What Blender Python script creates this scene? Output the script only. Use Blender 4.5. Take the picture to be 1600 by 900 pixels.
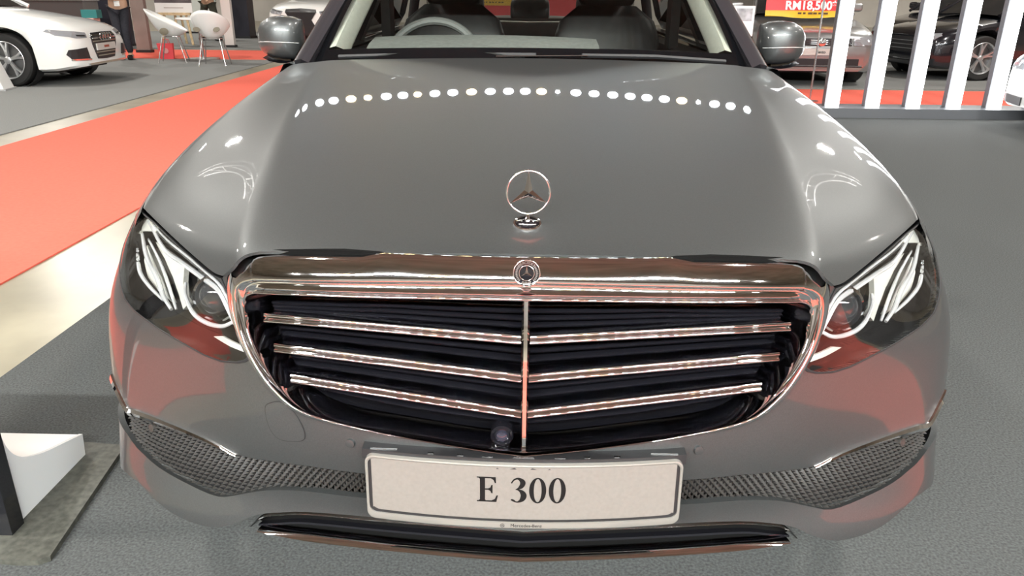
import bpy, bmesh, math, random
import numpy as np
from mathutils import Vector, Matrix, geometry
from mathutils.bvhtree import BVHTree
random.seed(4)
scene = bpy.context.scene
for o in list(bpy.data.objects): bpy.data.objects.remove(o)
COL = scene.collection
R = math.radians

# ------------------------------------------------------------------ camera
FPX, CAM = 1200.0, np.array([-.002, -1.10, 1.21])
YAW, PITCH, ROLL = R(1.05), R(21.0), R(.55)
def cam_rot():
    def rot(v):
        x, up, fw = v
        c, s = math.cos(ROLL), math.sin(ROLL); b = -up
        x, b = c*x+s*b, -s*x+c*b
        up = -b
        c, s = math.cos(PITCH), math.sin(PITCH)
        y, z = c*fw+s*up, -s*fw+c*up
        c, s = math.cos(YAW), math.sin(YAW)
        return np.array([c*x-s*y, s*x+c*y, z])
    return rot
_rot = cam_rot()
AX = [_rot((1, 0, 0)), _rot((0, 1, 0)), _rot((0, 0, 1))]
cd = bpy.data.cameras.new('camera'); cam = bpy.data.objects.new('camera', cd); COL.objects.link(cam)
cd.sensor_width = 36.0; cd.lens = FPX*36.0/1600.0; cd.clip_start = .02; cd.clip_end = 300
M = Matrix.Identity(4)
for i in range(3):
    M[i][0] = AX[0][i]; M[i][1] = AX[1][i]; M[i][2] = -AX[2][i]; M[i][3] = CAM[i]
cam.matrix_world = M
scene.camera = cam

# ------------------------------------------------------------------ light of the place and exposure
scene.view_settings.view_transform = 'Standard'; scene.view_settings.look = 'None'
scene.view_settings.gamma = 1; scene.view_settings.use_curve_mapping = False
scene.view_settings.exposure = 0.0
w = bpy.data.worlds.new('hall_air'); scene.world = w; w.use_nodes = True
w.node_tree.nodes['Background'].inputs[0].default_value = (.9, .88, .85, 1)
w.node_tree.nodes['Background'].inputs[1].default_value = .05
LAMP_R, LAMP_F = .8, 25.0   # watts per truss lamp (rear, front)
FILL_W = 680.0            # watts per unseen bay lamp added as fill

# ------------------------------------------------------------------ pixel helpers (1600 x 900)
def ray(u, v): return _rot(((u-800)/FPX, -(v-450)/FPX, 1.0))
def at_x(u, v, x): d = ray(u, v); return CAM+d*(x-CAM[0])/d[0]
def at_y(u, v, y): d = ray(u, v); return CAM+d*(y-CAM[1])/d[1]
def at_z(u, v, z): d = ray(u, v); return CAM+d*(z-CAM[2])/d[2]

# ------------------------------------------------------------------ materials
MATS = {}
def mat(name, col, metal=0., rough=.5, coat=0., coat_rough=.03, emit=None, emit_s=0., spec=.5, noise=None, bump=None, alpha=None, aniso=0.):
    if name in MATS: return MATS[name]
    m = bpy.data.materials.new(name); m.use_nodes = True
    nt = m.node_tree; b = nt.nodes['Principled BSDF']
    b.inputs['Base Color'].default_value = (*col, 1)
    b.inputs['Metallic'].default_value = metal; b.inputs['Roughness'].default_value = rough
    b.inputs['Coat Weight'].default_value = coat; b.inputs['Coat Roughness'].default_value = coat_rough
    b.inputs['Specular IOR Level'].default_value = spec
    if emit: b.inputs['Emission Color'].default_value = (*emit, 1); b.inputs['Emission Strength'].default_value = emit_s
    if noise or bump:
        tc = nt.nodes.new('ShaderNodeTexCoord')
    if noise:                      # (scale, amount, detail)
        n = nt.nodes.new('ShaderNodeTexNoise'); n.inputs['Scale'].default_value = noise[0]; n.inputs['Detail'].default_value = noise[2] if len(noise) > 2 else 4
        nt.links.new(tc.outputs['Object'], n.inputs['Vector'])
        r = nt.nodes.new('ShaderNodeValToRGB'); a = noise[1]
        r.color_ramp.elements[0].position = .3; r.color_ramp.elements[1].position = .7
        r.color_ramp.elements[0].color = (*[c*(1-a) for c in col], 1); r.color_ramp.elements[1].color = (*[min(1, c*(1+a)) for c in col], 1)
        nt.links.new(n.outputs['Fac'], r.inputs['Fac']); nt.links.new(r.outputs['Color'], b.inputs['Base Color'])
    if bump:                       # (scale, strength)
        n2 = nt.nodes.new('ShaderNodeTexNoise'); n2.inputs['Scale'].default_value = bump[0]; n2.inputs['Detail'].default_value = 3
        nt.links.new(tc.outputs['Object'], n2.inputs['Vector'])
        bp = nt.nodes.new('ShaderNodeBump'); bp.inputs['Strength'].default_value = bump[1]; bp.inputs['Distance'].default_value = .004
        nt.links.new(n2.outputs['Fac'], bp.inputs['Height']); nt.links.new(bp.outputs['Normal'], b.inputs['Normal'])
    MATS[name] = m
    return m
def glass(name, tint=(1, 1, 1), refl=1.0, ior=1.5, rough=.0):
    if name in MATS: return MATS[name]
    m = bpy.data.materials.new(name); m.use_nodes = True; nt = m.node_tree; nt.nodes.clear()
    o = nt.nodes.new('ShaderNodeOutputMaterial'); mx = nt.nodes.new('ShaderNodeMixShader')
    t = nt.nodes.new('ShaderNodeBsdfTransparent'); g = nt.nodes.new('ShaderNodeBsdfGlossy'); f = nt.nodes.new('ShaderNodeFresnel')
    mu = nt.nodes.new('ShaderNodeMath'); mu.operation = 'MULTIPLY'; mu.use_clamp = True; mu.inputs[1].default_value = refl
    t.inputs[0].default_value = (*tint, 1); g.inputs['Roughness'].default_value = rough; f.inputs['IOR'].default_value = ior
    nt.links.new(f.outputs[0], mu.inputs[0]); nt.links.new(mu.outputs[0], mx.inputs[0])
    nt.links.new(t.outputs[0], mx.inputs[1]); nt.links.new(g.outputs[0], mx.inputs[2]); nt.links.new(mx.outputs[0], o.inputs[0])
    MATS[name] = m
    return m
def paint(name, col, metal, rough):
    m = mat(name, col, metal, rough, .6, .02)
    nt = m.node_tree; b = nt.nodes['Principled BSDF']
    tc = nt.nodes.new('ShaderNodeTexCoord'); v = nt.nodes.new('ShaderNodeTexVoronoi'); v.inputs['Scale'].default_value = 900
    nt.links.new(tc.outputs['Object'], v.inputs['Vector'])
    r = nt.nodes.new('ShaderNodeValToRGB'); r.color_ramp.elements[0].color = (*[c*.88 for c in col], 1); r.color_ramp.elements[1].color = (*[c*1.12 for c in col], 1)
    nt.links.new(v.outputs['Color'], r.inputs['Fac']); nt.links.new(r.outputs['Color'], b.inputs['Base Color'])
    return m
PAINT = paint('grey_metallic_paint', (.086, .091, .092), .78, .43)
CHROME = mat('chrome', (.84, .84, .85), 1, .04)
SATIN = mat('satin_chrome', (.7, .7, .7), 1, .18)
BLACKG = mat('gloss_black_plastic', (.006, .006, .008), 0, .08, .6)
BLACK = mat('matt_black_plastic', (.012, .012, .013), 0, .5)
MESHM = mat('dark_grey_mesh_plastic', (.026, .024, .022), 0, .45, noise=(200, .3))
RUBBER = mat('tyre_rubber', (.012, .012, .012), 0, .7, bump=(120, .2))
LENS = glass('clear_lamp_lens', (1, 1, 1), 1.25, 1.55)
GLASSW = glass('windscreen_glass', (.72, .74, .72), .5, 1.5)
GLASSD = glass('dark_side_glass', (.18, .19, .19), 1.0, 1.5)
GREYTRIM = mat('grey_dashboard', (.19, .20, .19), 0, .6, noise=(60, .15))
CREAM = mat('cream_pillar_trim', (.62, .62, .55), 0, .7, noise=(80, .05))
SEATM = mat('black_leather', (.018, .016, .016), 0, .42, noise=(30, .3))
WHITE = mat('white_gloss_paint', (.82, .83, .81), 0, .3, 1.0)
WHITEP = mat('white_plastic', (.85, .85, .83), 0, .35)
PLATE = mat('plate_cream', (.155, .142, .128), 0, .45, noise=(150, .06))
INK = mat('black_ink', (.008, .007, .007), 0, .8, spec=.08)
SILVER = mat('silver_rim', (.62, .63, .64), .85, .28)
WOOD = mat('pale_wood', (.62, .47, .28), 0, .6, noise=(18, .2))
STEEL = mat('steel_tube', (.55, .55, .55), 1, .22)

# ------------------------------------------------------------------ mesh helpers
def tag(o, label, cat, group=None):
    o['label'] = label; o['category'] = cat
    if group: o['group'] = group
    return o
def empty(name, loc=(0, 0, 0), rz=0, label=None, cat=None, group=None):
    o = bpy.data.objects.new(name, None); COL.objects.link(o); o.location = loc; o.rotation_euler = (0, 0, rz)
    o.empty_display_size = .1
    if label: tag(o, label, cat, group)
    return o
def mesh(name, V, Fc, m, parent=None, smooth=True, N=None, fix=False):
    me = bpy.data.meshes.new(name)
    me.from_pydata([tuple(map(float, v)) for v in V], [], [tuple(int(i) for i in f) for f in Fc])
    if fix:
        bm = bmesh.new(); bm.from_mesh(me); bmesh.ops.recalc_face_normals(bm, faces=bm.faces); bm.to_mesh(me); bm.free()
    me.polygons.foreach_set('use_smooth', [smooth]*len(me.polygons))
    if N is not None: me.normals_split_custom_set_from_vertices([tuple(map(float, n)) for n in N])
    if m: me.materials.append(m)
    o = bpy.data.objects.new(name, me); COL.objects.link(o)
    if parent: o.parent = parent
    return o
def sharp(o, ang=35):
    me = o.data; bm = bmesh.new(); bm.from_mesh(me)
    for e in bm.edges:
        if len(e.link_faces) == 2 and e.calc_face_angle(0) > R(ang): e.smooth = False
    bm.to_mesh(me); bm.free()
    return o
class MB:
    def __init__(s): s.V = []; s.F = []
    def add(s, V, Fc):
        k = len(s.V); s.V += [tuple(map(float, v)) for v in V]; s.F += [tuple(i+k for i in f) for f in Fc]; return s
    def box(s, a, b):
        (x0, y0, z0), (x1, y1, z1) = a, b
        return s.add([(x0,y0,z0),(x1,y0,z0),(x1,y1,z0),(x0,y1,z0),(x0,y0,z1),(x1,y0,z1),(x1,y1,z1),(x0,y1,z1)],
                     [(0,3,2,1),(4,5,6,7),(0,1,5,4),(1,2,6,5),(2,3,7,6),(3,0,4,7)])
    def rings(s, Rg, closed=True, cap=True):
        n = len(Rg[0]); V = [p for r in Rg for p in r]; Fc = []
        for i in range(len(Rg)-1):
            for j in range(n if closed else n-1):
                a, b = i*n+j, i*n+(j+1) % n
                Fc.append((a, b, b+n, a+n))
        if cap and closed: Fc += [tuple(range(n))[::-1], tuple((len(Rg)-1)*n+j for j in range(n))]
        return s.add(V, Fc)
    def tube(s, P, r, n=8, closed=False, cap=True):
        P = [Vector(p) for p in P]; rr = r if hasattr(r, '__len__') else [r]*len(P)
        Rg = []; up = None
        for i, p in enumerate(P):
            if closed: t = P[(i+1) % len(P)]-P[i-1]
            else: t = P[min(i+1, len(P)-1)]-P[max(i-1, 0)]
            t.normalize()
            if up is None: up = Vector((0, 0, 1)) if abs(t.z) < .9 else Vector((1, 0, 0))
            a = t.cross(up).normalized(); up = a.cross(t).normalized()
            Rg.append([p+(a*math.cos(2*math.pi*k/n)+up*math.sin(2*math.pi*k/n))*rr[i] for k in range(n)])
        if closed: Rg.append(Rg[0])
        return s.rings(Rg, True, cap and not closed)
    def lathe(s, prof, axis='z', c=(0, 0, 0), n=24, cap=True):
        Rg = []
        for (r, h) in prof:
            ring = []
            for k in range(n):
                a = 2*math.pi*k/n; p, q = r*math.cos(a), r*math.sin(a)
                v = {'z': (p, q, h), 'y': (p, h, q), 'x': (h, p, q)}[axis]
                ring.append((v[0]+c[0], v[1]+c[1], v[2]+c[2]))
            Rg.append(ring)
        return s.rings(Rg, True, cap)
    def prism(s, poly, axis, a, b):          # poly of 2-D points extruded along an axis
        def mk(p, h): return {'x': (h, p[0], p[1]), 'y': (p[0], h, p[1]), 'z': (p[0], p[1], h)}[axis]
        n = len(poly); s.add([mk(p, a) for p in poly]+[mk(p, b) for p in poly],
              [tuple(range(n)), tuple(range(n, 2*n))[::-1]]+[(i, i+n, (i+1) % n+n, (i+1) % n) for i in range(n)])
        return s
    def build(s, name, m, parent=None, smooth=True, fix=True, ang=35):
        o = mesh(name, s.V, s.F, m, parent, smooth, fix=fix)
        if smooth: sharp(o, ang)
        return o
def smooth_line(P, n=None, closed=False, step=None):
    """dense Catmull-Rom line through the points"""
    P = [np.array(p, float) for p in P]; out = []
    N_ = len(P); segs = N_ if closed else N_-1
    for i in range(segs):
        if closed: p0, p1, p2, p3 = P[i-1], P[i], P[(i+1) % N_], P[(i+2) % N_]
        else:
            p1, p2 = P[i], P[i+1]; p0 = P[i-1] if i else 2*p1-p2; p3 = P[i+2] if i+2 < N_ else 2*p2-p1
        k = n or max(1, int(np.linalg.norm(p2-p1)/step))
        for j in range(k):
            t = j/k
            out.append(.5*((2*p1)+(p2-p0)*t+(2*p0-5*p1+4*p2-p3)*t*t+(3*p1-p0-3*p2+p3)*t**3))
    if not closed: out.append(P[-1])
    return out
def resample(P, n):
    P = np.array(P, float); d = np.r_[0, np.cumsum(np.linalg.norm(np.diff(P, axis=0), axis=1))]
    t = np.linspace(0, d[-1], n)
    return np.stack([np.interp(t, d, P[:, k]) for k in range(P.shape[1])], 1)
def text_mesh(txt, size, extrude=.002, bold=0., align='CENTER'):
    cu = bpy.data.curves.new('t', 'FONT'); cu.body = txt; cu.size = size; cu.extrude = extrude; cu.offset = bold
    cu.align_x = align; cu.align_y = 'CENTER'; cu.resolution_u = 3
    o = bpy.data.objects.new('t', cu); COL.objects.link(o)
    bpy.context.view_layer.update()
    me = o.evaluated_get(bpy.context.evaluated_depsgraph_get()).to_mesh()
    V = [v.co.copy() for v in me.vertices]; Fc = [tuple(p.vertices) for p in me.polygons]
    o.to_mesh_clear(); bpy.data.objects.remove(o); bpy.data.curves.remove(cu)
    return V, Fc

# ------------------------------------------------------------------ smooth surfaces (B-spline nets) of the grey car
def bs_basis(t, n):
    t = np.clip(np.asarray(t, float), 0, n-1-1e-9); i = np.floor(t).astype(int); f = t-i
    return i, np.stack([(1-f)**3/6, (3*f**3-6*f**2+4)/6, (-3*f**3+3*f**2+3*f+1)/6, f**3/6], -1)
class Net:
    """rows x cols control points; column 0 lies on the middle plane of the car"""
    def __init__(s, rows):
        A = np.array(rows, float)                       # [r, c, 3]
        m = A[:, 1:2].copy(); m[..., 0] *= -1
        A = np.concatenate([m, A, 2*A[:, -1:]-A[:, -2:-1]], 1)
        A = np.concatenate([2*A[:1]-A[1:2], A, 2*A[-1:]-A[-2:-1]], 0)
        s.A = A; s.nr = A.shape[0]-2; s.nc = A.shape[1]-2
    def ev(s, c, r):
        ic, bc = bs_basis(c, s.nc); ir, br = bs_basis(r, s.nr)
        P = np.zeros(ic.shape+(3,))
        for a in range(4):
            for b in range(4):
                P += (br[..., a]*bc[..., b])[..., None]*s.A[ir+a, ic+b]
        return P
class Dom:
    """net with a nearly isometric domain (p, q) in metres"""
    def __init__(s, net, kr, r_of_q, flip):
        s.net = net; cs = np.linspace(0, net.nc-1, 400)
        P = net.ev(cs, np.full(400, kr)); s.cs = cs
        s.L = np.r_[0, np.cumsum(np.linalg.norm(np.diff(P, axis=0), axis=1))]; s.pmax = s.L[-1]
        s.r_of_q = r_of_q; s.flip = flip; s._g = None
    def pos(s, p, q):
        p = np.asarray(p, float); q = np.asarray(q, float)
        c = np.interp(np.abs(p), s.L, s.cs); P = s.net.ev(c, s.r_of_q(q)); P[..., 0] *= np.where(p < 0, -1, 1)
        return P
    def nrm(s, p, q):
        p = np.asarray(p, float); q = np.asarray(q, float); e = 2e-3
        a = s.pos(p+e, q)-s.pos(p-e, q); b = s.pos(p, q+e)-s.pos(p, q-e)
        n = np.cross(a, b)*s.flip
        return n/np.maximum(np.linalg.norm(n, axis=-1, keepdims=True), 1e-9)
    def off(s, p, q, d): return s.pos(p, q)+s.nrm(p, q)*np.asarray(d, float)[..., None]
    def grid(s, qa, qb):
        if s._g is None:
            pp, qq = np.meshgrid(np.linspace(0, s.pmax, 90), np.linspace(qa, qb, 60)); s._g = (pp, qq, s.pos(pp, qq))
        return s._g
    def px(s, pts, qa, qb):
        """left-hand photo pixels -> domain points of the mirrored (right, p > 0) half"""
        out = []
        pp, qq, G = s.grid(qa, qb)
        for (u, v) in pts:
            d = ray(u, v); O = CAM.copy()
            if d[0] < 0: d = d*np.array([-1, 1, 1]); O = O*np.array([-1, 1, 1])
            d = d/np.linalg.norm(d)
            D = G-O; t = D@d; dist = np.linalg.norm(D-t[..., None]*d, axis=-1)
            i = np.unravel_index(np.argmin(dist+.02*t), dist.shape); p, q = pp[i], qq[i]
            for _ in range(12):
                P = s.pos(p, q); e = 1e-4
                def rs(p, q): X = s.pos(p, q)-O; return X-(X@d)*d
                r0 = rs(p, q); J = np.stack([(rs(p+e, q)-r0)/e, (rs(p, q+e)-r0)/e], 1)
                dl = np.linalg.lstsq(J, -r0, rcond=1e-6)[0]; dl = np.clip(dl, -.03, .03); p += dl[0]; q += dl[1]
                p = min(max(p, 0), s.pmax)
            out.append((p, q))
        return out
def in_poly(pts, poly):
    x, y = pts[:, 0], pts[:, 1]; ins = np.zeros(len(pts), bool); n = len(poly)
    for i in range(n):
        (x1, y1), (x2, y2) = poly[i], poly[(i+1) % n]
        c = ((y1 > y) != (y2 > y)) & (x < (x2-x1)*(y-y1)/((y2-y1) or 1e-12)+x1); ins ^= c
    return ins
def dist_poly(pts, poly):
    d = np.full(len(pts), 9.)
    A = np.array(poly); B = np.roll(A, -1, 0)
    for a, b in zip(A, B):
        ab = b-a; t = np.clip(((pts-a)@ab)/max(ab@ab, 1e-12), 0, 1); d = np.minimum(d, np.linalg.norm(pts-(a+t[:, None]*ab), axis=1))
    return d
def densify(poly, step, closed=True):
    out = []; n = len(poly)
    for i in range(n if closed else n-1):
        a, b = np.array(poly[i], float), np.array(poly[(i+1) % n], float); k = max(1, int(math.ceil(np.linalg.norm(b-a)/step)))
        out += [a+(b-a)*j/k for j in range(k)]
    if not closed: out.append(np.array(poly[-1], float))
    return out
def tri_domain(outline, holes=(), step=.015):
    loops = [densify(outline, step*.8)]+[densify(h, step*.8) for h in holes]
    allp = np.array([p for l in loops for p in l]); lo, hi = allp.min(0), allp.max(0)
    gx, gy = np.meshgrid(np.arange(lo[0], hi[0], step), np.arange(lo[1], hi[1], step)); g = np.stack([gx.ravel(), gy.ravel()], 1)
    k = in_poly(g, loops[0]) & (dist_poly(g, loops[0]) > step*.45)
    for h in loops[1:]: k &= ~in_poly(g, h) & (dist_poly(g, h) > step*.45)
    g = g[k]
    V = [Vector(p) for p in allp]+[Vector(p) for p in g]; E = []; k0 = 0
    for l in loops:
        n = len(l); E += [(k0+i, k0+(i+1) % n) for i in range(n)]; k0 += n
    v, e, f, ov, oe, of = geometry.delaunay_2d_cdt(V, E, [], 0, 1e-6)
    v = np.array([tuple(p) for p in v]); f = np.array([t for t in f if len(t) == 3])
    cen = v[f].mean(1); k = in_poly(cen, loops[0])
    for h in loops[1:]: k &= ~in_poly(cen, h)
    f = f[k]
    a, b, c = v[f[:, 0]], v[f[:, 1]], v[f[:, 2]]
    ar = (b[:, 0]-a[:, 0])*(c[:, 1]-a[:, 1])-(b[:, 1]-a[:, 1])*(c[:, 0]-a[:, 0])
    f[ar < 0] = f[ar < 0][:, ::-1]
    return v, f[np.abs(ar) > 1e-12]
def patch(name, dom, outline, m, parent, holes=(), step=.015, off=0., rim=.012, sides=(1, -1), bulge=None):
    """panel cut from a smooth surface, with a turned-in rim; mirrored to both halves of the car"""
    v, f = tri_domain(outline, holes, step)
    o = np.full(len(v), off)
    if bulge: o = o+bulge(v, dist_poly(v, densify(outline, step)))
    P = dom.off(v[:, 0], v[:, 1], o); N = dom.nrm(v[:, 0], v[:, 1])
    if bulge:
        e = 1e-3; dp = []
        for dx, dy in ((e, 0), (0, e)):
            w = v+np.array([dx, dy]); w2 = v-np.array([dx, dy])
            dl = densify(outline, step)
            dp.append(dom.off(w[:, 0], w[:, 1], off+bulge(w, dist_poly(w, dl)))-dom.off(w2[:, 0], w2[:, 1], off+bulge(w2, dist_poly(w2, dl))))
        N = np.cross(dp[0], dp[1])*dom.flip; N /= np.maximum(np.linalg.norm(N, axis=1, keepdims=True), 1e-9)
    F_ = [tuple(t) if dom.flip > 0 else tuple(t[::-1]) for t in f]
    V = list(P); NN = list(N)
    if rim:
        cnt = {}
        for t in F_:
            for i in range(3):
                e = (t[i], t[(i+1) % 3]); cnt[e] = 1
        bd = [e for e in cnt if (e[1], e[0]) not in cnt]
        for a, b in bd:
            if v[a][0] < 1e-4 and v[b][0] < 1e-4: continue
            k = len(V); t = P[b]-P[a]; n = np.cross(t, N[a]+N[b]); n /= max(np.linalg.norm(n), 1e-9)
            V += [P[a], P[b], P[b]-N[b]*rim, P[a]-N[a]*rim]; NN += [n]*4
            F_.append((k+3, k+2, k+1, k)[::-1] if False else (k, k+3, k+2, k+1))
    V = np.array(V); NN = np.array(NN); outV, outF, outN = [], [], []
    for sgn in sides:
        k = len(outV); outV += [p*np.array([sgn, 1, 1]) for p in V]; outN += [n*np.array([sgn, 1, 1]) for n in NN]
        outF += [tuple(i+k for i in (t if sgn > 0 else t[::-1])) for t in F_]
    return mesh(name, outV, outF, m, parent, True, outN)

# ------------------------------------------------------------------ the hall: floor, carpets, walls, ceiling
def structure(o): o['kind'] = 'structure'; return o
def slab(name, x0, x1, y0, y1, z0, z1, m):
    return structure(MB().box((x0, y0, z0), (x1, y1, z1)).build(name, m, None, False))
CARPET = mat('dark_grey_carpet', (.064, .067, .066), 0, .95, noise=(160, .35, 10), spec=.1)
CARPETB = mat('mid_grey_carpet', (.20, .205, .20), 0, .95, noise=(120, .2, 8), spec=.1)
RED = mat('red_carpet', (.72, .14, .10), 0, .95, noise=(40, .06, 6), spec=.1)
BEIGE = mat('polished_concrete', (.25, .225, .165), 0, .28, noise=(2.2, .25, 6))
slab('floor', -30, 30, -22, 34, -.12, -.01, BEIGE)
slab('floor_carpet_stand', -1.745, 9.5, .5, 7.95, -.01, 0, CARPET)
slab('floor_carpet_nose', -1.745, 2.15, -1.4, .5, -.01, 0, CARPET)
slab('floor_carpet_red_side', 2.2, 12, -1.45, .46, -.01, -.002, RED)
slab('floor_carpet_red_aisle', -4.33, -2.31, -.3, 13.7, -.01, -.002, RED)
slab('floor_carpet_red_front', -2.31, 12, -3.6, -1.45, -.01, -.002, RED)
slab('floor_carpet_red_back', 1.4, 16, 8.0, 9.95, -.01, -.002, RED)
slab('floor_carpet_neighbour', -18, -4.68, 1.0, 13.75, -.01, 0, CARPETB)
slab('floor_carpet_red_cross', -16, -4.33, 13.95, 16.2, -.01, -.002, RED)
slab('floor_carpet_far', -16, -2.4, 16.5, 24, -.01, 0, CARPETB)
slab('floor_carpet_opposite', 1.4, 16, 10.1, 18, -.01, 0, CARPETB)
WALLM = mat('hall_wall_paint', (.50, .47, .43), 0, .8, noise=(.6, .2))
CEILM = mat('hall_ceiling_panels', (.30, .27, .245), 0, .8, noise=(.5, .25))
slab('wall_back', -30, 30, 33.8, 34, -.01, 9.5, WALLM)
slab('wall_front', -30, 30, -22, -21.8, -.01, 9.5, WALLM)
slab('wall_left', -30, -29.8, -22, 34, -.01, 9.5, WALLM)
slab('wall_right', 29.8, 30, -22, 34, -.01, 9.5, WALLM)
slab('ceiling', -30, 30, -22, 34, 9.5, 9.7, CEILM)

# ------------------------------------------------------------------ the grey saloon car
car = empty('grey_saloon_car', (0, 0, 0), 0, 'dark grey metallic saloon car with chrome grille and E 300 number plate', 'car')
FZ = [.10, .18, .26, .34, .42, .50, .58, .66, .74, .82]
FX = [[(0,.055),(.25,.065),(.45,.095),(.58,.13),(.71,.185),(.80,.262),(.845,.36),(.87,.50),(.885,.85),(.895,1.1)],
      [(0,.014),(.25,.024),(.45,.055),(.588,.092),(.73,.143),(.828,.217),(.873,.315),(.893,.47),(.90,.85),(.905,1.1)],
      [(0,.014),(.25,.024),(.45,.053),(.59,.092),(.74,.145),(.84,.218),(.885,.315),(.905,.465),(.912,.85),(.915,1.1)],
      [(0,.034),(.25,.044),(.45,.078),(.588,.130),(.735,.190),(.838,.265),(.888,.352),(.912,.48),(.922,.85),(.927,1.1)],
      [(0,0),(.25,.012),(.46,.06),(.597,.13),(.738,.218),(.850,.295),(.908,.375),(.932,.50),(.936,.85),(.934,1.1)],
      [(0,.0),(.25,.012),(.47,.068),(.605,.145),(.738,.24),(.858,.327),(.918,.407),(.938,.52),(.938,.85),(.938,1.1)],
      [(0,.012),(.25,.022),(.48,.082),(.605,.165),(.737,.26),(.857,.352),(.918,.432),(.937,.54),(.936,.85),(.936,1.1)],
      [(0,.022),(.25,.032),(.49,.096),(.605,.188),(.73,.297),(.838,.395),(.895,.466),(.918,.57),(.925,.85),(.928,1.1)],
      [(0,.035),(.25,.045),(.50,.112),(.61,.218),(.72,.335),(.825,.45),(.87,.52),(.895,.61),(.91,.85),(.915,1.1)],
      [(0,.055),(.25,.06),(.48,.115),(.60,.255),(.70,.385),(.80,.52),(.838,.59),(.86,.68),(.875,.85),(.885,1.1)]]
FN = Net([[(x, y, z) for (x, y) in row] for z, row in zip(FZ, FX)])
FA = Dom(FN, 5.0, lambda z: (np.asarray(z, float)-.10)/.08, 1)
def fa(pts): return FA.px(pts, .10, .82)
HR = [[(0,.03,.802),(.245,.035,.80),(.462,.062,.778),(.47,.068,.772),(.585,.15,.728),(.69,.265,.738),(.797,.40,.752),(.862,.48,.70),(.888,.49,.63)],
      [(0,.058,.824),(.25,.063,.822),(.472,.095,.806),(.482,.102,.80),(.60,.20,.764),(.705,.315,.770),(.810,.45,.780),(.876,.52,.735),(.898,.53,.66)],
      [(0,.16,.843),(.26,.165,.841),(.49,.188,.829),(.50,.194,.823),(.627,.285,.798),(.725,.385,.797),(.823,.51,.794),(.887,.57,.745),(.907,.58,.67)],
      [(0,.45,.904),(.27,.45,.901),(.53,.45,.888),(.54,.455,.881),(.665,.48,.856),(.755,.54,.843),(.840,.63,.822),(.897,.66,.768),(.914,.67,.69)],
      [(0,.80,.963),(.285,.80,.959),(.575,.80,.945),(.585,.802,.938),(.70,.80,.912),(.78,.80,.892),(.840,.81,.866),(.897,.82,.803),(.917,.83,.72)],
      [(0,1.10,1.008),(.295,1.10,1.003),(.61,1.10,.989),(.62,1.102,.983),(.72,1.10,.960),(.782,1.10,.942),(.823,1.10,.918),(.885,1.10,.853),(.912,1.10,.77)],
      [(0,1.30,1.030),(.30,1.31,1.025),(.63,1.345,1.014),(.64,1.348,1.008),(.715,1.40,1.0),(.755,1.44,.992),(.785,1.46,.982),(.855,1.50,.922),(.892,1.50,.84)]]
HN = Net(HR)
_ry = np.linspace(0, HN.nr-1, 200); _yy = HN.ev(np.zeros(200), _ry)[:, 1]
HO = Dom(HN, 4.0, lambda q: np.interp(np.asarray(q, float), _yy, _ry), 1)
HQ0, HQ1 = _yy[0], _yy[-1]
def ho(pts): return HO.px(pts, HQ0, HQ1)
def pc(dom, c): return float(np.interp(c, dom.cs, dom.L))

# feature lines of the photograph's left half, laid on the surfaces
HL_TOP = [(222, 329), (243, 348), (270, 374), (303, 404), (333, 429), (347, 435)]
HL_IN = [(358, 459), (368, 489), (378, 519), (387, 545), (391, 560)]
HL_BOT = [(384, 565), (373, 567), (347, 565), (320, 555), (287, 537), (247, 513), (212, 487), (196, 468)]
HL_OUT = [(189, 445), (188, 415), (193, 382), (203, 355), (214, 335)]
HLD = fa(HL_TOP+HL_IN+HL_BOT+HL_OUT)
GR_OUT = [(824, 401), (600, 399), (430, 397), (400, 398), (384, 403), (373, 412), (365, 429), (362, 452), (367, 487), (381, 531), (404, 576), (431, 612), (465, 639), (510, 656), (604, 674), (680, 687), (755, 699), (818, 707)]
GR_MID = [(824, 441), (600, 439), (430, 436), (410, 437), (398, 440), (390, 446), (386, 455), (385, 470), (389, 497), (399, 531), (419, 570), (443, 602), (474, 629), (520, 647), (604, 667), (680, 681), (755, 693), (818, 701)]
GR_IN = [(822, 469), (600, 464), (430, 458), (414, 457), (404, 459), (398, 463), (395, 470), (395, 480), (399, 505), (408, 531), (427, 569), (450, 602), (482, 631), (529, 650), (604, 665), (680, 678), (755, 690), (818, 697)]
def fix0(P):
    P = [tuple(p) for p in P]; P[0] = (0., P[0][1]); P[-1] = (0., P[-1][1]); return P
def half_curve(px, k=6):
    a = smooth_line(px, n=k); return fix0(fa(a))
G_OUT, G_MID, G_IN = half_curve(GR_OUT), half_curve(GR_MID), half_curve(GR_IN)

# hood
hood_px = [(824, 397), (600, 395), (430, 393), (400, 394), (382, 399), (370, 408), (361, 420), (348, 431), (333, 425), (303, 400), (270, 370), (243, 344), (224, 325)]
hd = ho(smooth_line(hood_px[:8], n=4)[:-1]+smooth_line(hood_px[7:], n=4)); hd[0] = (0., hd[0][1])
pS = pc(HO, 6.25)
hd = [h for h in hd if h[0] < pS]+[(pS, hd[-1][1]+.05), (pS, HQ1-.004), (0., HQ1-.004)]
hood = patch('hood', HO, hd, PAINT, car, step=.016, rim=.006)
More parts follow.
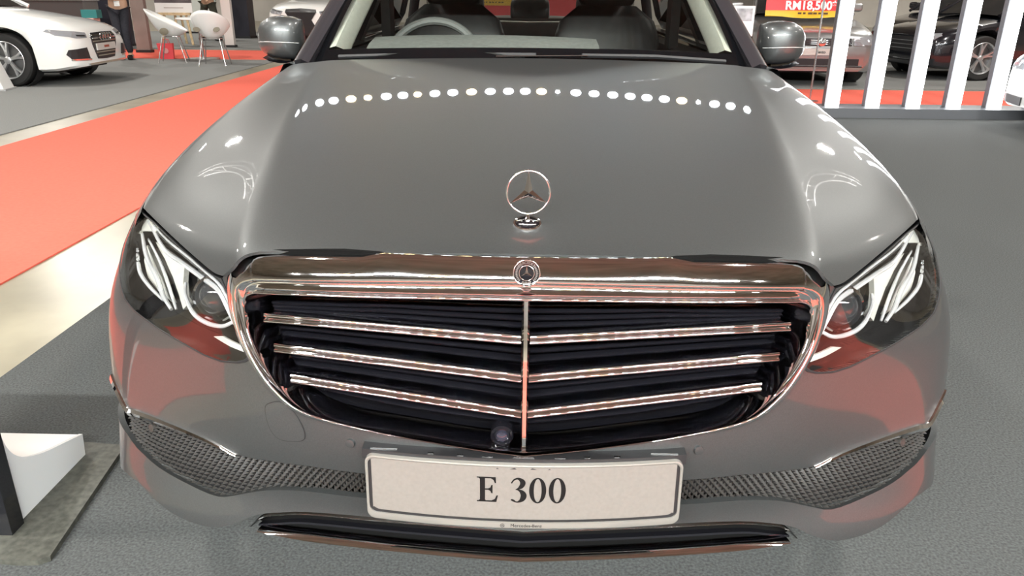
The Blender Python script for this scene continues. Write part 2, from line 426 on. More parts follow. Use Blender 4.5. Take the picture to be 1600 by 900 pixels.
# wing (front fender): rolls over the shoulder, down to the wheel arch
AXY, AXZ, TR = .845, .335, .335
def arch_z(y, yc, r=.372):
    return AXZ+math.sqrt(max(r*r-(y-yc)**2, 0)) if abs(y-yc) < r else None
def side_x(y, z):
    xs = np.interp(z, [.16, .25, .35, .5, .62, .75, .85, .93, 1.0], [.87, .895, .917, .936, .936, .912, .878, .842, .80])
    k = np.interp(y, [.45, .7, 1.2, 3.6, 4.2, 4.6, 4.85, 4.92], [.985, .997, 1, 1, .985, .95, .87, .80])
    return xs*k
HOC = {round(c, 4): HN.ev(np.full(160, c), np.linspace(0, HN.nr-1, 160)) for c in np.linspace(6.27, 8.0, 9)}
for sgn in (1, -1):
    ys = np.r_[np.linspace(.472, 1.25, 48), np.linspace(1.27, 1.50, 8)]; Rg = []
    for y in ys:
        # hood surface at this y for columns past the shut line
        ring = []
        for c in np.linspace(6.27, 8.0, 9):
            P = HOC[round(c, 4)]; ring.append((float(np.interp(y, P[:, 1], P[:, 0])), y, float(np.interp(y, P[:, 1], P[:, 2]))))
        zt = ring[-1][2]; az = arch_z(y, AXY); zb = az if az else .20
        if y < AXY and not az: zb = .45
        for k in range(1, 9):
            z = zt+(min(zb, zt-.02)-zt)*k/8; x = side_x(y, z); b = min(1, k/3); ring.append((ring[8][0]*(1-b)+x*b-.004*(y < .55), y, z))
        ring.append((ring[-1][0]-.05, y, ring[-1][2]))
        Rg.append([(sgn*p[0], p[1], p[2]) for p in ring])
    MB().rings(Rg, False).build('front_wing', PAINT, car, ang=60)

# bumper cover: round the grille, under the headlight, back to the wing, down to the air intakes
UP_LOW = [(199, 644), (215, 648), (256, 663), (320, 688), (371, 711), (420, 720), (480, 728), (579, 741), (700, 752), (818, 756)]
ul = fa(UP_LOW); ul[-1] = (0., ul[-1][1])
pE = pc(FA, 6.9)
nT, nI, nB = len(HL_TOP), len(HL_IN), len(HL_BOT)
inner = HLD[nT-1:nT+nI]; bot = HLD[nT+nI:nT+nI+nB]; out_ = HLD[nT+nI+nB:]
k_side = max(i for i, p in enumerate(G_OUT) if p[1] > HLD[nT-1][1]+.01)
gseq = G_OUT[k_side:]                                    # grille edge from the top corner to the bottom middle
bump_o = [tuple(p) for p in gseq[::-1]]+[(inner[0][0]-.012, inner[0][1]+.012)]+[tuple(p) for p in inner]+[tuple(p) for p in bot]+[tuple(p) for p in out_]
bump_o += [(out_[-1][0]+.03, .775), (pE, .72), (pE, .43), (ul[0][0]+.05, ul[0][1]+.028)]+[tuple(p) for p in ul]
bumper = patch('front_bumper', FA, bump_o, PAINT, car, step=.014, rim=.018)
# lower lip
LO_TOP = [(214, 700), (249, 731), (299, 759), (341, 776), (373, 773), (420, 766), (480, 768), (570, 778), (700, 787), (818, 792)]
LO_BOT = [(215, 752), (249, 787), (284, 810), (331, 824), (370, 817), (390, 808), (411, 803), (435, 801), (480, 800), (570, 807), (690, 818), (820, 828)]
lt = fa(smooth_line(LO_TOP, n=3)); lt[-1] = (0., lt[-1][1]); lb = fa(smooth_line(LO_BOT, n=3)); lb[-1] = (0., lb[-1][1])
lip_o = [tuple(p) for p in lt[::-1]]+[(lt[0][0]+.05, lt[0][1]+.012), (pE, .37), (pE, .23), (lb[0][0]+.06, lb[0][1]-.002)]+[tuple(p) for p in lb]
lip = patch('bumper_lower_lip', FA, lip_o, PAINT, car, step=.014, rim=.012)
# air intake mesh between them
mo = [tuple(p) for p in ul[::-1]]+[(ul[0][0]+.05, ul[0][1]+.02), (lt[0][0]+.05, lt[0][1]+.014)]+[tuple(p) for p in lt]
patch('intake_backing', FA, mo, BLACK, car, step=.03, off=-.024, rim=0)
mb = MB(); mp = np.array(mo); cells = []
dx, dz = .0135, .0075
rows = int((mp[:, 1].max()-mp[:, 1].min())/dz)+1
for r in range(rows):
    z = mp[:, 1].min()+r*dz
    for c in range(int(mp[:, 0].max()/dx)+1):
        cells.append((c*dx+(dx/2 if r % 2 else 0), z))
cells = np.array(cells); cells = cells[in_poly(cells, mo) | (dist_poly(cells, mo) < .007)]; cells = cells[cells[:, 0] >= 0]
A_, B_ = dx*.56, dz*.50
for sgn in (1, -1):
    for (p, q) in cells:
        base = FA.off(np.array([p-A_, p, p+A_, p, p]), np.array([q-B_*.4, q+B_, q+B_*.4, q-B_, q]), np.array([-.020, -.013, -.020, -.018, -.007]))
        base[:, 0] *= sgn
        mb.add(base, [(0, 1, 4), (1, 2, 4), (2, 3, 4), (3, 0, 4)])
o = mb.build('intake_mesh', MESHM, car, False, fix=False); o['kind'] = 'stuff'
# chrome blade over each intake
for sgn in (1, -1):
    P = [np.array(fa([p])[0]) for p in [(199, 640), (215, 645), (256, 660), (320, 685), (371, 710)]]
    P = [P[0]+np.array([.09, .033]), P[0]+np.array([.045, .022])]+P
    L = resample(smooth_line(P, n=8), 40); wd = np.interp(np.linspace(0, 1, 40), [0, .2, .6, 1], [.013, .0125, .009, .002])
    Rg = []
    for (p, q), h in zip(L, wd):
        r = FA.off(np.array([p]*5), np.array([q+h*.7, q+h*.5, q-h*.1, q-h*.7, q-h*.7]), np.array([-.004, .004, .0065, .002, -.012])); r[:, 0] *= sgn; Rg.append([tuple(x) for x in r])
    MB().rings(Rg, True).build('intake_blade', CHROME, car)
# sensors, tow cover
def disc_on(name, px, r, m, sgn, h=.003, off=0., parent=None):
    (p, q) = fa([px])[0]
    C = FA.off(np.array([p]), np.array([q]), np.array([off]))[0]; n = FA.nrm(np.array([p]), np.array([q]))[0]
    C = Vector((sgn*C[0], C[1], C[2])); n = Vector((sgn*n[0], n[1], n[2])); a = n.cross(Vector((0, 0, 1))).normalized(); b = n.cross(a)
    Rg = [[C+n*hh+(a*math.cos(t)+b*math.sin(t))*rr for t in np.linspace(0, 2*math.pi, 20, endpoint=False)] for rr, hh in ((r, -.004), (r, h*.5), (r*.9, h), (r*.75, h*1.05))]
    return MB().rings(Rg, True).build(name, m, parent or car)
for sgn in (1, -1):
    s_ = disc_on('parking_sensor', (548, 692), .0085, PAINT, sgn, .0045)
    s2 = disc_on('parking_sensor', (230, 670), .009, MESHM, sgn, .006, -.014)
tow = fa([(414, 637), (424, 628), (441, 628), (462, 646), (476, 672), (476, 687), (460, 690), (436, 686), (421, 668)])
tow = smooth_line(tow, n=5, closed=True); cen = np.mean(tow, 0)
patch('tow_cover_seam', FA, tow, BLACK, car, step=.02, off=.0008, rim=0, sides=(-1,))
patch('tow_cover', FA, [cen+(np.array(p)-cen)*.955 for p in tow], PAINT, car, step=.012, off=.0016, rim=.002, sides=(-1,))

# grille surround: wide chrome band, recessed step, inner lip
def full_loop(h):                                    # half curve top-mid -> bottom-mid to a closed loop
    h = resample(h, 90); h[0, 0] = h[-1, 0] = 0
    return h
def ring_off(h, off, mix=None):
    P = FA.off(h[:, 0], h[:, 1], np.full(len(h), off)); r = P.copy(); l = P[::-1].copy(); l[:, 0] *= -1
    return [tuple(x) for x in np.concatenate([r, l[1:-1]])]
def corr(A, B, C):                                   # matched samples by the key points
    def seg(px):
        d = []
        for i in range(len(px)-1):
            d += [np.array(px[i])+(np.array(px[i+1])-np.array(px[i]))*t for t in (0,)]
        return d
    return [np.array(x) for x in (A, B, C)]
gO, gM, gI = [np.array(x) for x in (G_OUT, G_MID, G_IN)]
def mixr(a, b, t): return a+(b-a)*t
def g_at(t): return mixr(gO, gM, t) if t <= 1 else mixr(gM, gI, t-1)
loops = [(g_at(t), d) for t, d in ((0, -.012), (0, .004), (.03, .009), (.08, .0125), (.2, .0155), (.4, .0195), (.6, .0225), (.8, .025), (.9, .0256), (.96, .0252), (1, .0235), (1.03, .020), (1.05, .015), (1.07, .011), (1.12, .0095),
         (1.3, .0105), (1.5, .0125), (1.68, .0145), (1.74, .018), (1.79, .0208), (1.85, .022), (1.91, .0212), (1.96, .0185), (2, .014), (2, -.05))]
MB().rings([ring_off(h, d) for h, d in loops], True, False).build('grille_surround', CHROME, car, ang=75)
gap = [(mixr(gO, gM, -.2), -.03), (mixr(gO, gM, -.2), .005), (gO, .0045)]
for h, d in gap: h[:, 0] = np.maximum(h[:, 0], 0)
MB().rings([ring_off(h, d) for h, d in gap], True, False).build('grille_seal', mat('rubber_seal', (.004, .004, .004), 0, .95, spec=.05), car, ang=30)
patch('grille_backing', FA, [tuple(p) for p in mixr(gM, gI, .6)], BLACKG, car, step=.04, off=-.085, rim=0)
MB().rings([ring_off(gI, -.05), ring_off(gI, -.086)], True, False).build('grille_tunnel', BLACKG, car)
# slats
def bar(name, line, prof, m, sgn, parent=car):
    Rg = []
    for (p, q) in line:
        r = FA.off(np.full(len(prof), p), np.array([q+h for h, d in prof]), np.array([d for h, d in prof])); r[:, 0] *= sgn; Rg.append([tuple(x) for x in r])
    return MB().rings(Rg, True).build(name, m, parent, ang=75)
PROF = [(.0080, -.045)]+[(.0046+.0034*math.sin(R(a)), -.0042+.0040*math.cos(R(a))) for a in np.linspace(100, -75, 9)]+[(-.0046+.0031*math.sin(R(a)), -.0026+.0038*math.cos(R(a))) for a in np.linspace(75, -100, 9)]+[(-.0078, -.045)]
SL = [((412, 497), (814, 532)), ((428, 544), (814, 592)), ((454, 592), (814, 648))]
slat_lines = []
for a, b in SL:
    L = fa([(a[0]+(b[0]-a[0])*t, a[1]+(b[1]-a[1])*t) for t in np.linspace(0, 1, 14)]); slat_lines.append(L)
for sgn in (1, -1):
    for L in slat_lines:
        L2 = resample(L[::-1], 40)
        o = bar('grille_slat', [(max(p, .003), q) for p, q in L2], PROF, CHROME, sgn)
        p, q = L2[-1]
    # black louvres between
    topl = fa([(404, 474), (600, 477), (818, 484)]); botl = fa([(486, 628), (640, 668), (818, 690)])
    lines = [topl]+slat_lines+[botl]
    for i in range(4):
        a, b = np.array(resample(lines[i], 20)), np.array(resample(lines[i+1], 20))
        if a[0, 0] < a[-1, 0]: a = a[::-1]
        if b[0, 0] < b[-1, 0]: b = b[::-1]
        for t in (.2, .45, .7) if i < 3 else (.3, .6):
            l = mixr(a, b, t); pr = [(.004, -.07), (.0035, -.034), (.001, -.030), (-.003, -.033), (-.004, -.07)]
            bar('grille_louvre', [(max(p, .002), q) for p, q in l[::-1]], pr, BLACKG, sgn)
cs = fa([(821, 470), (818, 697)])
zz = np.linspace(cs[1][1]-.004, cs[0][1]+.004, 12)
MB().rings([[(x, float(FA.pos(0, z)[1])+y, z) for x, y in ((-.0055, .03), (-.0055, -.007), (-.003, -.0105), (.003, -.0105), (.0055, -.007), (.0055, .03))] for z in zz], True).build('grille_centre_strip', CHROME, car)
# camera eye in the grille
c0 = at_y(785, 668, .03)
cm_ = MB().lathe([(.019, .0), (.019, -.022), (.016, -.026), (.013, -.022), (.012, -.020)], 'y', (c0[0], c0[1]-.005, c0[2]), 24).build('front_camera', BLACKG, car)
MB().lathe([(.0115, -.018), (.009, -.0245), (.004, -.0275), (.0005, -.028)], 'y', (c0[0], c0[1]-.005, c0[2]), 20).build('camera_lens', mat('camera_glass', (.02, .02, .03), 0, .02, 1), cm_)

# badge on the surround and star on the hood
def star3(R_, r_, h, n=(0, -1)):
    """three pointed star in local (x, z), ridge towards -y"""
    V = [(0, -h, 0), (0, h*.3, 0)]; Fc = []
    for k in range(3):
        a = math.pi/2+k*2*math.pi/3; b = a+math.pi/3
        V += [(R_*math.cos(a), -h*.15, R_*math.sin(a)), (r_*math.cos(b), 0, r_*math.sin(b))]
    for k in range(3):
        t, v, pv = 2+2*k, 3+2*k, 3+2*((k-1) % 3)
        Fc += [(0, t, v), (0, pv, t), (1, v, t), (1, t, pv)]
    return V, Fc
def place(V, C, rx=0, rz=0, s=1):
    Mx = Matrix.Rotation(rz, 3, 'Z') @ Matrix.Rotation(rx, 3, 'X')
    return [tuple(Vector(C)+Mx @ (Vector(v)*s)) for v in V]
bp, bq = fa([(824, 423)])[0]
bc = FA.off(np.array([0.]), np.array([bq]), np.array([.028]))[0]; bn = FA.nrm(np.array([0.]), np.array([bq]))[0]
tilt = math.atan2(bn[2], -bn[1])
badge = MB()
def local_lathe(prof, n=32):
    m = MB(); m.lathe(prof, 'y', (0, 0, 0), n); return m
b1 = local_lathe([(.0215, .004), (.0215, -.002), (.0205, -.0035), (.0185, -.0025)])
badge = mesh('badge', place(b1.V, bc, -tilt), b1.F, BLACKG, car, fix=True); sharp(badge)
def torus(R_, r_, n=40, k=8, c=(0, 0, 0)):
    m = MB(); m.tube([(R_*math.cos(t), 0, R_*math.sin(t)) for t in np.linspace(0, 2*math.pi, n, endpoint=False)], r_, k, closed=True); return m
for rr in (.0205, .0118):
    t_ = torus(rr, .0012 if rr > .015 else .0009); mesh('badge_ring', place(t_.V, bc+bn*.0036, -tilt), t_.F, CHROME, badge, fix=True)
V, Fc = star3(.0108, .0022, .002); mesh('badge_star', place(V, bc+bn*.0035, -tilt), Fc, CHROME, badge, False)
mlf = MB()
for k in range(40):                                   # tiny laurel leaves round the rim
    a = 2*math.pi*k/40
    if abs(math.sin(a)) > .80: continue
    c = (.0160*math.cos(a), -.0002, .0160*math.sin(a)); t = (-math.sin(a), 0, math.cos(a)); r = (math.cos(a), 0, math.sin(a))
    mlf.add([[c[i]+t[i]*.0010 for i in range(3)], [c[i]+r[i]*.0026 for i in range(3)], [c[i]-t[i]*.0010 for i in range(3)], [c[i]-r[i]*.0026 for i in range(3)]], [(0, 1, 2, 3)])
mesh('badge_laurel', place(mlf.V, bc+bn*.0037, -tilt), mlf.F, SATIN, badge, False)
for txt, rad, a0 in (('MERCEDES', .0163, 1), ('BENZ', .0163, -1)):
    tb = MB()
    for i, ch in enumerate(txt):
        V, Fc = text_mesh(ch, .0062, .0001, .0001)
        ang = (len(txt)-1)/2-i
        a = math.pi/2+ang*.215 if a0 > 0 else -math.pi/2-ang*.25
        rot = a-math.pi/2 if a0 > 0 else a+math.pi/2
        tb.add([(rad*math.cos(a)+v.x*math.cos(rot)-v.y*math.sin(rot), -.0003-v.z, rad*math.sin(a)+v.x*math.sin(rot)+v.y*math.cos(rot)) for v in V], Fc)
    mesh('badge_lettering', place(tb.V, bc+bn*.0037, -tilt), tb.F, CHROME, badge, False, fix=True)

sp = ho([(826, 351)])[0]; sc0 = HO.pos(np.array([0.]), np.array([sp[1]]))[0]; sn = HO.nrm(np.array([0.]), np.array([sp[1]]))[0]
hs = math.atan2(-sn[1], sn[2])                        # slope of the hood there
orn = MB(); n = 36
prof = [(1.0, -.002), (1.0, .0015), (.97, .003), (.86, .0035), (.82, .0025), (.0, .0028)]
Rg = [[(.0245*k*math.cos(t), .0255*k*math.sin(t), h*1.3) for t in np.linspace(0, 2*math.pi, n, endpoint=False)] for k, h in prof]
orn.rings(Rg, True, True)
def on_hood(V): 
    Mx = Matrix.Rotation(hs, 3, 'X'); return [tuple(Vector(sc0)+Mx @ Vector(v)) for v in V]
ornament = mesh('hood_ornament', on_hood(orn.V), orn.F, CHROME, car, fix=True); sharp(ornament, 25)
disc = MB(); disc.rings([[(.0200*k*math.cos(t), .0210*k*math.sin(t), h*1.3) for t in np.linspace(0, 2*math.pi, n, endpoint=False)] for k, h in ((1, .0032), (.97, .0036), (.05, .0037))], True, True)
mesh('ornament_disc', on_hood(disc.V), disc.F, BLACKG, ornament, fix=True)
wr = MB(); wr.tube([(.010*math.cos(t), .001+.008*math.sin(t), .0058) for t in np.linspace(-.3, math.pi+.3, 18)], .0012, 6); wr.tube([(-.015, -.010, .0055), (0, -.0115, .0058), (.015, -.010, .0055)], .0016, 6)
mesh('ornament_wreath', on_hood(wr.V), wr.F, SATIN, ornament, fix=True)
RS = .0365
foot = Vector(sc0)+Vector((0, 0.004, .004)); cen_s = foot+Vector((.001, .006, RS+.013))
MB().tube([foot+Vector((0, 0, -.002)), foot+Vector((0, .0005, .008)), cen_s+Vector((0, 0, -RS))], [.006, .0035, .0028], 10).build('ornament_stem', CHROME, ornament)
t_ = torus(RS, .0021, 64, 10); rxs = R(-6)
mesh('ornament_ring', place(t_.V, cen_s, rxs, R(4)), t_.F, CHROME, ornament, fix=True)
V, Fc = star3(RS, .0078, .0065); V += [(v[0], -v[1]*.9, v[2]) for v in V]; k = len(V)//2; Fc += [tuple(i+k for i in f[::-1]) for f in Fc]
mesh('ornament_star', place(V, cen_s, rxs, R(4)), Fc, CHROME, ornament, False)

# number plate
def plate_y(x): return -.030+.32*x*x
zb_, zt_ = .368, .488
plate_n = 24
def curved(name, x0, x1, z0, z1, y0, y1, m, parent, rc=.0):
    V = []; Fc = []; xs = np.linspace(x0, x1, plate_n)
    Rg = [[(x, plate_y(x)+y0+(z0-.42)*.06, z0), (x, plate_y(x)+y0+(z1-.42)*.06, z1), (x, plate_y(x)+y1, z1), (x, plate_y(x)+y1, z0)] for x in xs]
    return MB().rings(Rg, True).build(name, m, parent, ang=30)
number_plate = curved('number_plate', -.256, .256, zb_+.012, zt_-.006, -.001, .014, PLATE, car)
def frame_loop(ins, dy):
    x1, z0, z1, r = .266-ins, zb_+ins, zt_-ins, max(.014-ins, .003); pts = []
    for cx, cz, a0 in ((x1-r, z1-r, 0), (-x1+r, z1-r, 90), (-x1+r, z0+r, 180), (x1-r, z0+r, 270)):
        pts += [(cx+r*math.cos(R(a0+a)), cz+r*math.sin(R(a0+a))) for a in range(0, 91, 15)]
    out = densify(pts, .03)
    return [(p[0], plate_y(p[0])+dy+(p[1]-.42)*.06, p[1]) for p in out]
n0 = None
fl = [frame_loop(0, .016), frame_loop(0, -.003)]
def frame_inner(dy, ins=.0028, low=.013):
    return [(p[0]*(1-ins/.266), plate_y(p[0])+dy+(p[2]-.42)*.06, zb_+low+(p[2]-zb_)*((zt_-ins)-(zb_+low))/(zt_-zb_)) for p in frame_loop(0, 0)]
def frame_pts(rings, name, m): return MB().rings(rings, True, False).build(name, m, number_plate, ang=30)
FRAMEM = mat('plate_frame_grey', (.22, .21, .19), .3, .3)
frame_pts([frame_loop(0, .016), frame_loop(0, -.004), frame_inner(-.005, .0022, .002), frame_inner(-.004, .0045, .0115), frame_inner(.002, .0045, .0115)], 'plate_frame', FRAMEM)
frame_pts([frame_inner(-.0012, .0043, .0113), frame_inner(-.0016, .0095, .0165)], 'plate_inner_edge', BLACK)
curved('plate_bracket', -.272, .272, zt_-.012, zt_+.006, .004, .05, BLACK, number_plate)
for x, wdt in ((-.235, .045), (-.155, .01), (-.105, .01), (-.06, .018), (.0, .035), (.06, .018), (.105, .01), (.155, .01), (.235, .045)):
    MB().box((x-wdt/2, plate_y(x)+.012, zt_+.0055), (x+wdt/2, plate_y(x)+.016, zt_+.0068)).build('bracket_clip', SATIN, number_plate, False)
def on_plate(name, V2, Fc, z0, m, h=.0006):
    V = [(x, plate_y(x)-.0012-h+(z0+z-.42)*.06, z0+z) for x, z in V2]; return mesh(name, V, Fc, m, number_plate, False)
def glyph_E(s):
    P = [(0,0),(0,.04),(.06,.05),(.10,.09),(.10,.91),(.06,.95),(0,.96),(0,1),(.60,1),(.61,.76),(.57,.76),(.53,.88),(.45,.945),(.26,.945),(.26,.535),(.36,.54),(.43,.58),(.46,.68),(.50,.68),(.50,.35),(.46,.35),(.43,.44),(.36,.48),(.26,.48),(.26,.09),(.29,.055),(.46,.055),(.57,.12),(.63,.27),(.67,.27),(.62,0)]
    return [(x*s, z*s) for x, z in P], [tuple(range(len(P)))]
def glyph_0(s):
    n = 28; V = []
    for t in np.linspace(0, 2*math.pi, n, endpoint=False): V += [((.27+.27*math.cos(t))*s, (.5+.515*math.sin(t))*s), ((.27+.125*math.cos(t))*s, (.5+.465*math.sin(t))*s)]
    return V, [(2*i, 2*i+1, 2*((i+1) % n)+1, 2*((i+1) % n)) for i in range(n)]
def glyph_3(s):
    key = [(.03,.77,.02),(.06,.84,.025),(.13,.93,.035),(.25,.965,.06),(.36,.88,.085),(.385,.76,.085),(.32,.62,.075),(.21,.545,.03),(.17,.53,.02),(.24,.52,.035),(.36,.44,.08),(.42,.29,.095),(.37,.12,.085),(.25,.03,.045),(.16,.035,.035),(.09,.085,.05),(.045,.10,.055),(.02,.09,.02)]
    L = smooth_line(key, n=5); V = []; Fc = []
    for i, p in enumerate(L):
        t = L[min(i+1, len(L)-1)]-L[max(i-1, 0)]; t = t[:2]/max(np.linalg.norm(t[:2]), 1e-6); nn = np.array([-t[1], t[0]])
        nn = np.array([nn[0], nn[1]*.7])
        V += [tuple((p[:2]+nn*p[2])*s), tuple((p[:2]-nn*p[2])*s)]
        if i: Fc.append((2*i-2, 2*i-1, 2*i+1, 2*i))
    return V, Fc
gs = .047; x0 = -.077
for g, dxg in ((glyph_E, 0), (glyph_3, .056), (glyph_0, .087), (glyph_0, .1195)):
    V2, Fc = g(gs); on_plate('plate_character', [(x0+dxg+x*1.12, z) for x, z in V2], Fc, .4165, INK)
V, Fc = text_mesh('Mercedes-Benz', .0085, 0, 0)
on_plate('plate_small_print', [(v.x+.006, v.y) for v in V], Fc, zb_+.0068, INK, .0048)
t_ = MB(); t_.tube([(.0032*math.cos(t), 0, .0032*math.sin(t)) for t in np.linspace(0, 2*math.pi, 20, endpoint=False)], .0004, 4, closed=True)
V, Fc = star3(.0032, .0006, .0003)
pm = MB().add(t_.V, t_.F).add(V, Fc)
mesh('plate_small_emblem', [(v[0]-.034, plate_y(-.034)-.0062+v[1]+(zb_+.0068-.42)*.06, v[2]+zb_+.0068) for v in pm.V], pm.F, INK, number_plate, False)

# lower grille and chrome splitter
SP_TOP = [(392, 822), (411, 806), (435, 803), (480, 802), (570, 810), (690, 820), (820, 830)]
SP_BOT = [(404, 827), (480, 839), (600, 853), (720, 864), (815, 871)]
st = fa(smooth_line(SP_TOP, n=4)); sb = fa(smooth_line(SP_BOT, n=4)); st[-1] = (0., st[-1][1]); sb[-1] = (0., sb[-1][1])
patch('splitter_recess', FA, [tuple(p) for p in st]+[tuple(p) for p in sb[::-1]], mat('rubber_seal', (.004, .004, .004), 0, .95, spec=.05), car, step=.03, off=-.028, rim=0)
def strip(name, line, wd, d0, m, sgn):
    Rg = []
    for (p, q), h in zip(line, wd):
        r = FA.off(np.array([p]*6), np.array([q+h*.5, q+h*.4, q, q-h*.45, q-h*.5, q]), d0+np.array([-.03, .001, .004, .002, -.02, -.03])); r[:, 0] *= sgn
        if p < 1e-6: r[:, 0] = 0
        Rg.append([tuple(x) for x in r])
    return MB().rings(Rg, True).build(name, m, car)
for sgn in (1, -1):
    L = resample(st, 40); strip('splitter_upper_trim', L, np.interp(np.linspace(0, 1, 40), [0, .1, 1], [.004, .008, .010]), -.002, mat('dark_chrome', (.16, .16, .155), 1, .14), sgn)
    Rg = []
    for i, (p, q) in enumerate(resample(sb, 40)):
        h = .003+.004*min(1, i/8)
        r = FA.off(np.array([p]*6), np.array([q+h, q+h*.9, q+h*.2, q-h*.7, q-h, q-h]), np.array([-.02, -.006, .002, .0065, .004, -.02])); r[:, 0] *= sgn; Rg.append([tuple(x) for x in r])
    MB().rings(Rg, True).build('splitter_chrome', CHROME, car, ang=50)
    # dark valance below the splitter
    Rg = []
    for (p, q) in resample(sb, 30):
        r = FA.off(np.array([p]*2), np.array([q-.004, max(q-.05, .105)]), np.array([-.012, -.05])); r[:, 0] *= sgn; Rg.append([tuple(r[0]), tuple(r[1]), (r[1][0], r[1][1]+.5, r[1][2])])
    MB().rings(Rg, False).build('under_tray', BLACK, car)
    # splitter louvre
    l1 = [(p, q) for p, q in resample([np.array(st[0])*.5+np.array(sb[0])*.5]+[mixr(np.array(a), np.array(b), .55) for a, b in zip(resample(st, 20)[3:], resample(sb, 20)[3:])], 30)]
    bar('splitter_louvre', l1, [(.002, -.03), (.002, -.012), (-.002, -.012), (-.002, -.03)], BLACKG, sgn)

# headlights
hl_o = [tuple(p) for p in HLD]
hl_c = np.mean(hl_o, 0)
GUIDE = mat('light_guide', (.88, .89, .90), .45, .12)
REFLECT = mat('lamp_reflector', (.80, .80, .74), .35, .3)
HOUSE = mat('lamp_housing_black', (.010, .009, .009), 0, .12, .8)
def guide(name, px, rad, d, sgn, parent, m=GUIDE, flat=1.0):
    D = fa(smooth_line(px, n=6)); P = FA.off(np.array([p for p, q in D]), np.array([q for p, q in D]), np.full(len(D), d)); P[:, 0] *= sgn
    rr = [rad*(.45+.55*math.sin(math.pi*min(1, max(0, .12+.76*i/(len(P)-1))))) for i in range(len(P))]
    return MB().tube(P, rr, 8).build(name, m, parent)
def sub_patch(name, px, d, m, sgn, parent, rim=.01, closed_smooth=False):
    D = fa(px)
    if closed_smooth: D = smooth_line(D, n=4, closed=True)
    return patch(name, FA, D, m, parent, step=.012, off=d, rim=rim, sides=(sgn,))
for sgn in (1, -1):
    hl = patch('headlight', FA, hl_o, HOUSE, car, step=.014, off=-.045, rim=0, sides=(sgn,))
    n_ = len(hl_o); dl = np.array(densify(hl_o, .012))
    def loop(sc_, d): 
        q = hl_c+(dl-hl_c)*sc_; P = FA.off(q[:, 0], q[:, 1], np.full(len(q), d)); P[:, 0] *= sgn; return [tuple(x) for x in P]
    MB().rings([loop(1.0, -.046), loop(1.0, -.001)], True, False).build('lamp_wall', HOUSE, hl)
    patch('lamp_lens', FA, hl_o, LENS, hl, step=.009, off=.001, rim=0, sides=(sgn,), bulge=lambda v, d: .004*(1-np.exp(-d/.03)))
    MB().rings([loop(1.004, -.004), loop(1.004, .0025), loop(.985, .003), loop(.975, .001)], True, False).build('lamp_seal', BLACK, hl)
    # upper brow, twin light guides
    sub_patch('lamp_brow', [(226, 338), (246, 357), (272, 382), (303, 410), (332, 434), (345, 441), (349, 452), (330, 444), (300, 421), (270, 394), (243, 370), (226, 350)], -.014, mat('lamp_brow_grey', (.16, .16, .16), .7, .25), sgn, hl)
    guide('upper_light_guide', [(223, 342), (246, 386), (275, 410), (304, 433), (330, 454), (347, 486), (362, 518), (373, 540)], .0052, -.014, sgn, hl)
    guide('thin_light_guide', [(231, 346), (252, 371), (281, 396), (316, 427), (337, 448), (352, 478), (368, 515), (378, 537)], .0028, -.010, sgn, hl)
    guide('outer_light_guide', [(203, 385), (204, 405), (208, 425), (223, 447), (243, 468)], .0042, -.016, sgn, hl)
    guide('middle_light_guide', [(212, 362), (219, 398), (235, 433), (244, 460), (257, 483)], .0052, -.014, sgn, hl)
    guide('inner_light_guide', [(222, 368), (240, 405), (252, 438), (262, 470), (266, 483)], .0035, -.012, sgn, hl)
    sub_patch('lamp_reflector_fin', [(224, 371), (246, 390), (268, 410), (266, 438), (268, 462), (275, 473), (266, 483), (259, 458), (250, 430), (238, 400)], -.026, REFLECT, sgn, hl)
    sub_patch('outer_reflector', [(208, 375), (216, 395), (230, 428), (240, 455), (246, 470), (226, 452), (209, 428), (203, 400)], -.03, REFLECT, sgn, hl)
    sub_patch('tip_reflector', [(216, 341), (224, 336), (240, 352), (234, 358), (222, 354), (211, 362)], -.012, REFLECT, sgn, hl, .004)
    # projector lamp
    (p, q) = fa([(312, 466)])[0]
    C = Vector(FA.off(np.array([p]), np.array([q]), np.array([-.036]))[0]); C.x *= sgn
    ax = Vector((sgn*.12, -1, .10)).normalized()
    Mq = ax.to_track_quat('Y', 'Z').to_matrix()
    def put(m_, name, mt, par): return sharp(mesh(name, [tuple(C+Mq @ Vector(v)) for v in m_.V], m_.F, mt, par, fix=True))
    pj = put(MB().lathe([(.043, -.01), (.046, .004), (.044, .012), (.039, .014), (.036, .006), (.036, -.01)], 'y', n=40), 'projector_lamp', CHROME, hl)
    put(MB().lathe([(.035, .002), (.034, .010), (.029, .018), (.020, .024), (.010, .027), (.0005, .0275)], 'y', n=40), 'projector_lens', mat('projector_glass', (.035, .037, .04), 0, .03, 1.0), pj)
    guide('projector_rim', [(276, 440), (275, 459), (287, 488), (307, 505), (333, 512), (354, 504)], .0046, -.018, sgn, hl)
    guide('lower_light_bar', [(355, 500), (363, 520), (372, 541)], .0045, -.018, sgn, hl)
    sub_patch('painted_lens_reflection', [(318, 528), (332, 528), (360, 543), (378, 552), (372, 556), (345, 545)], -.02, REFLECT, sgn, hl, .004)  # pale patch paints in a reflection on the lens

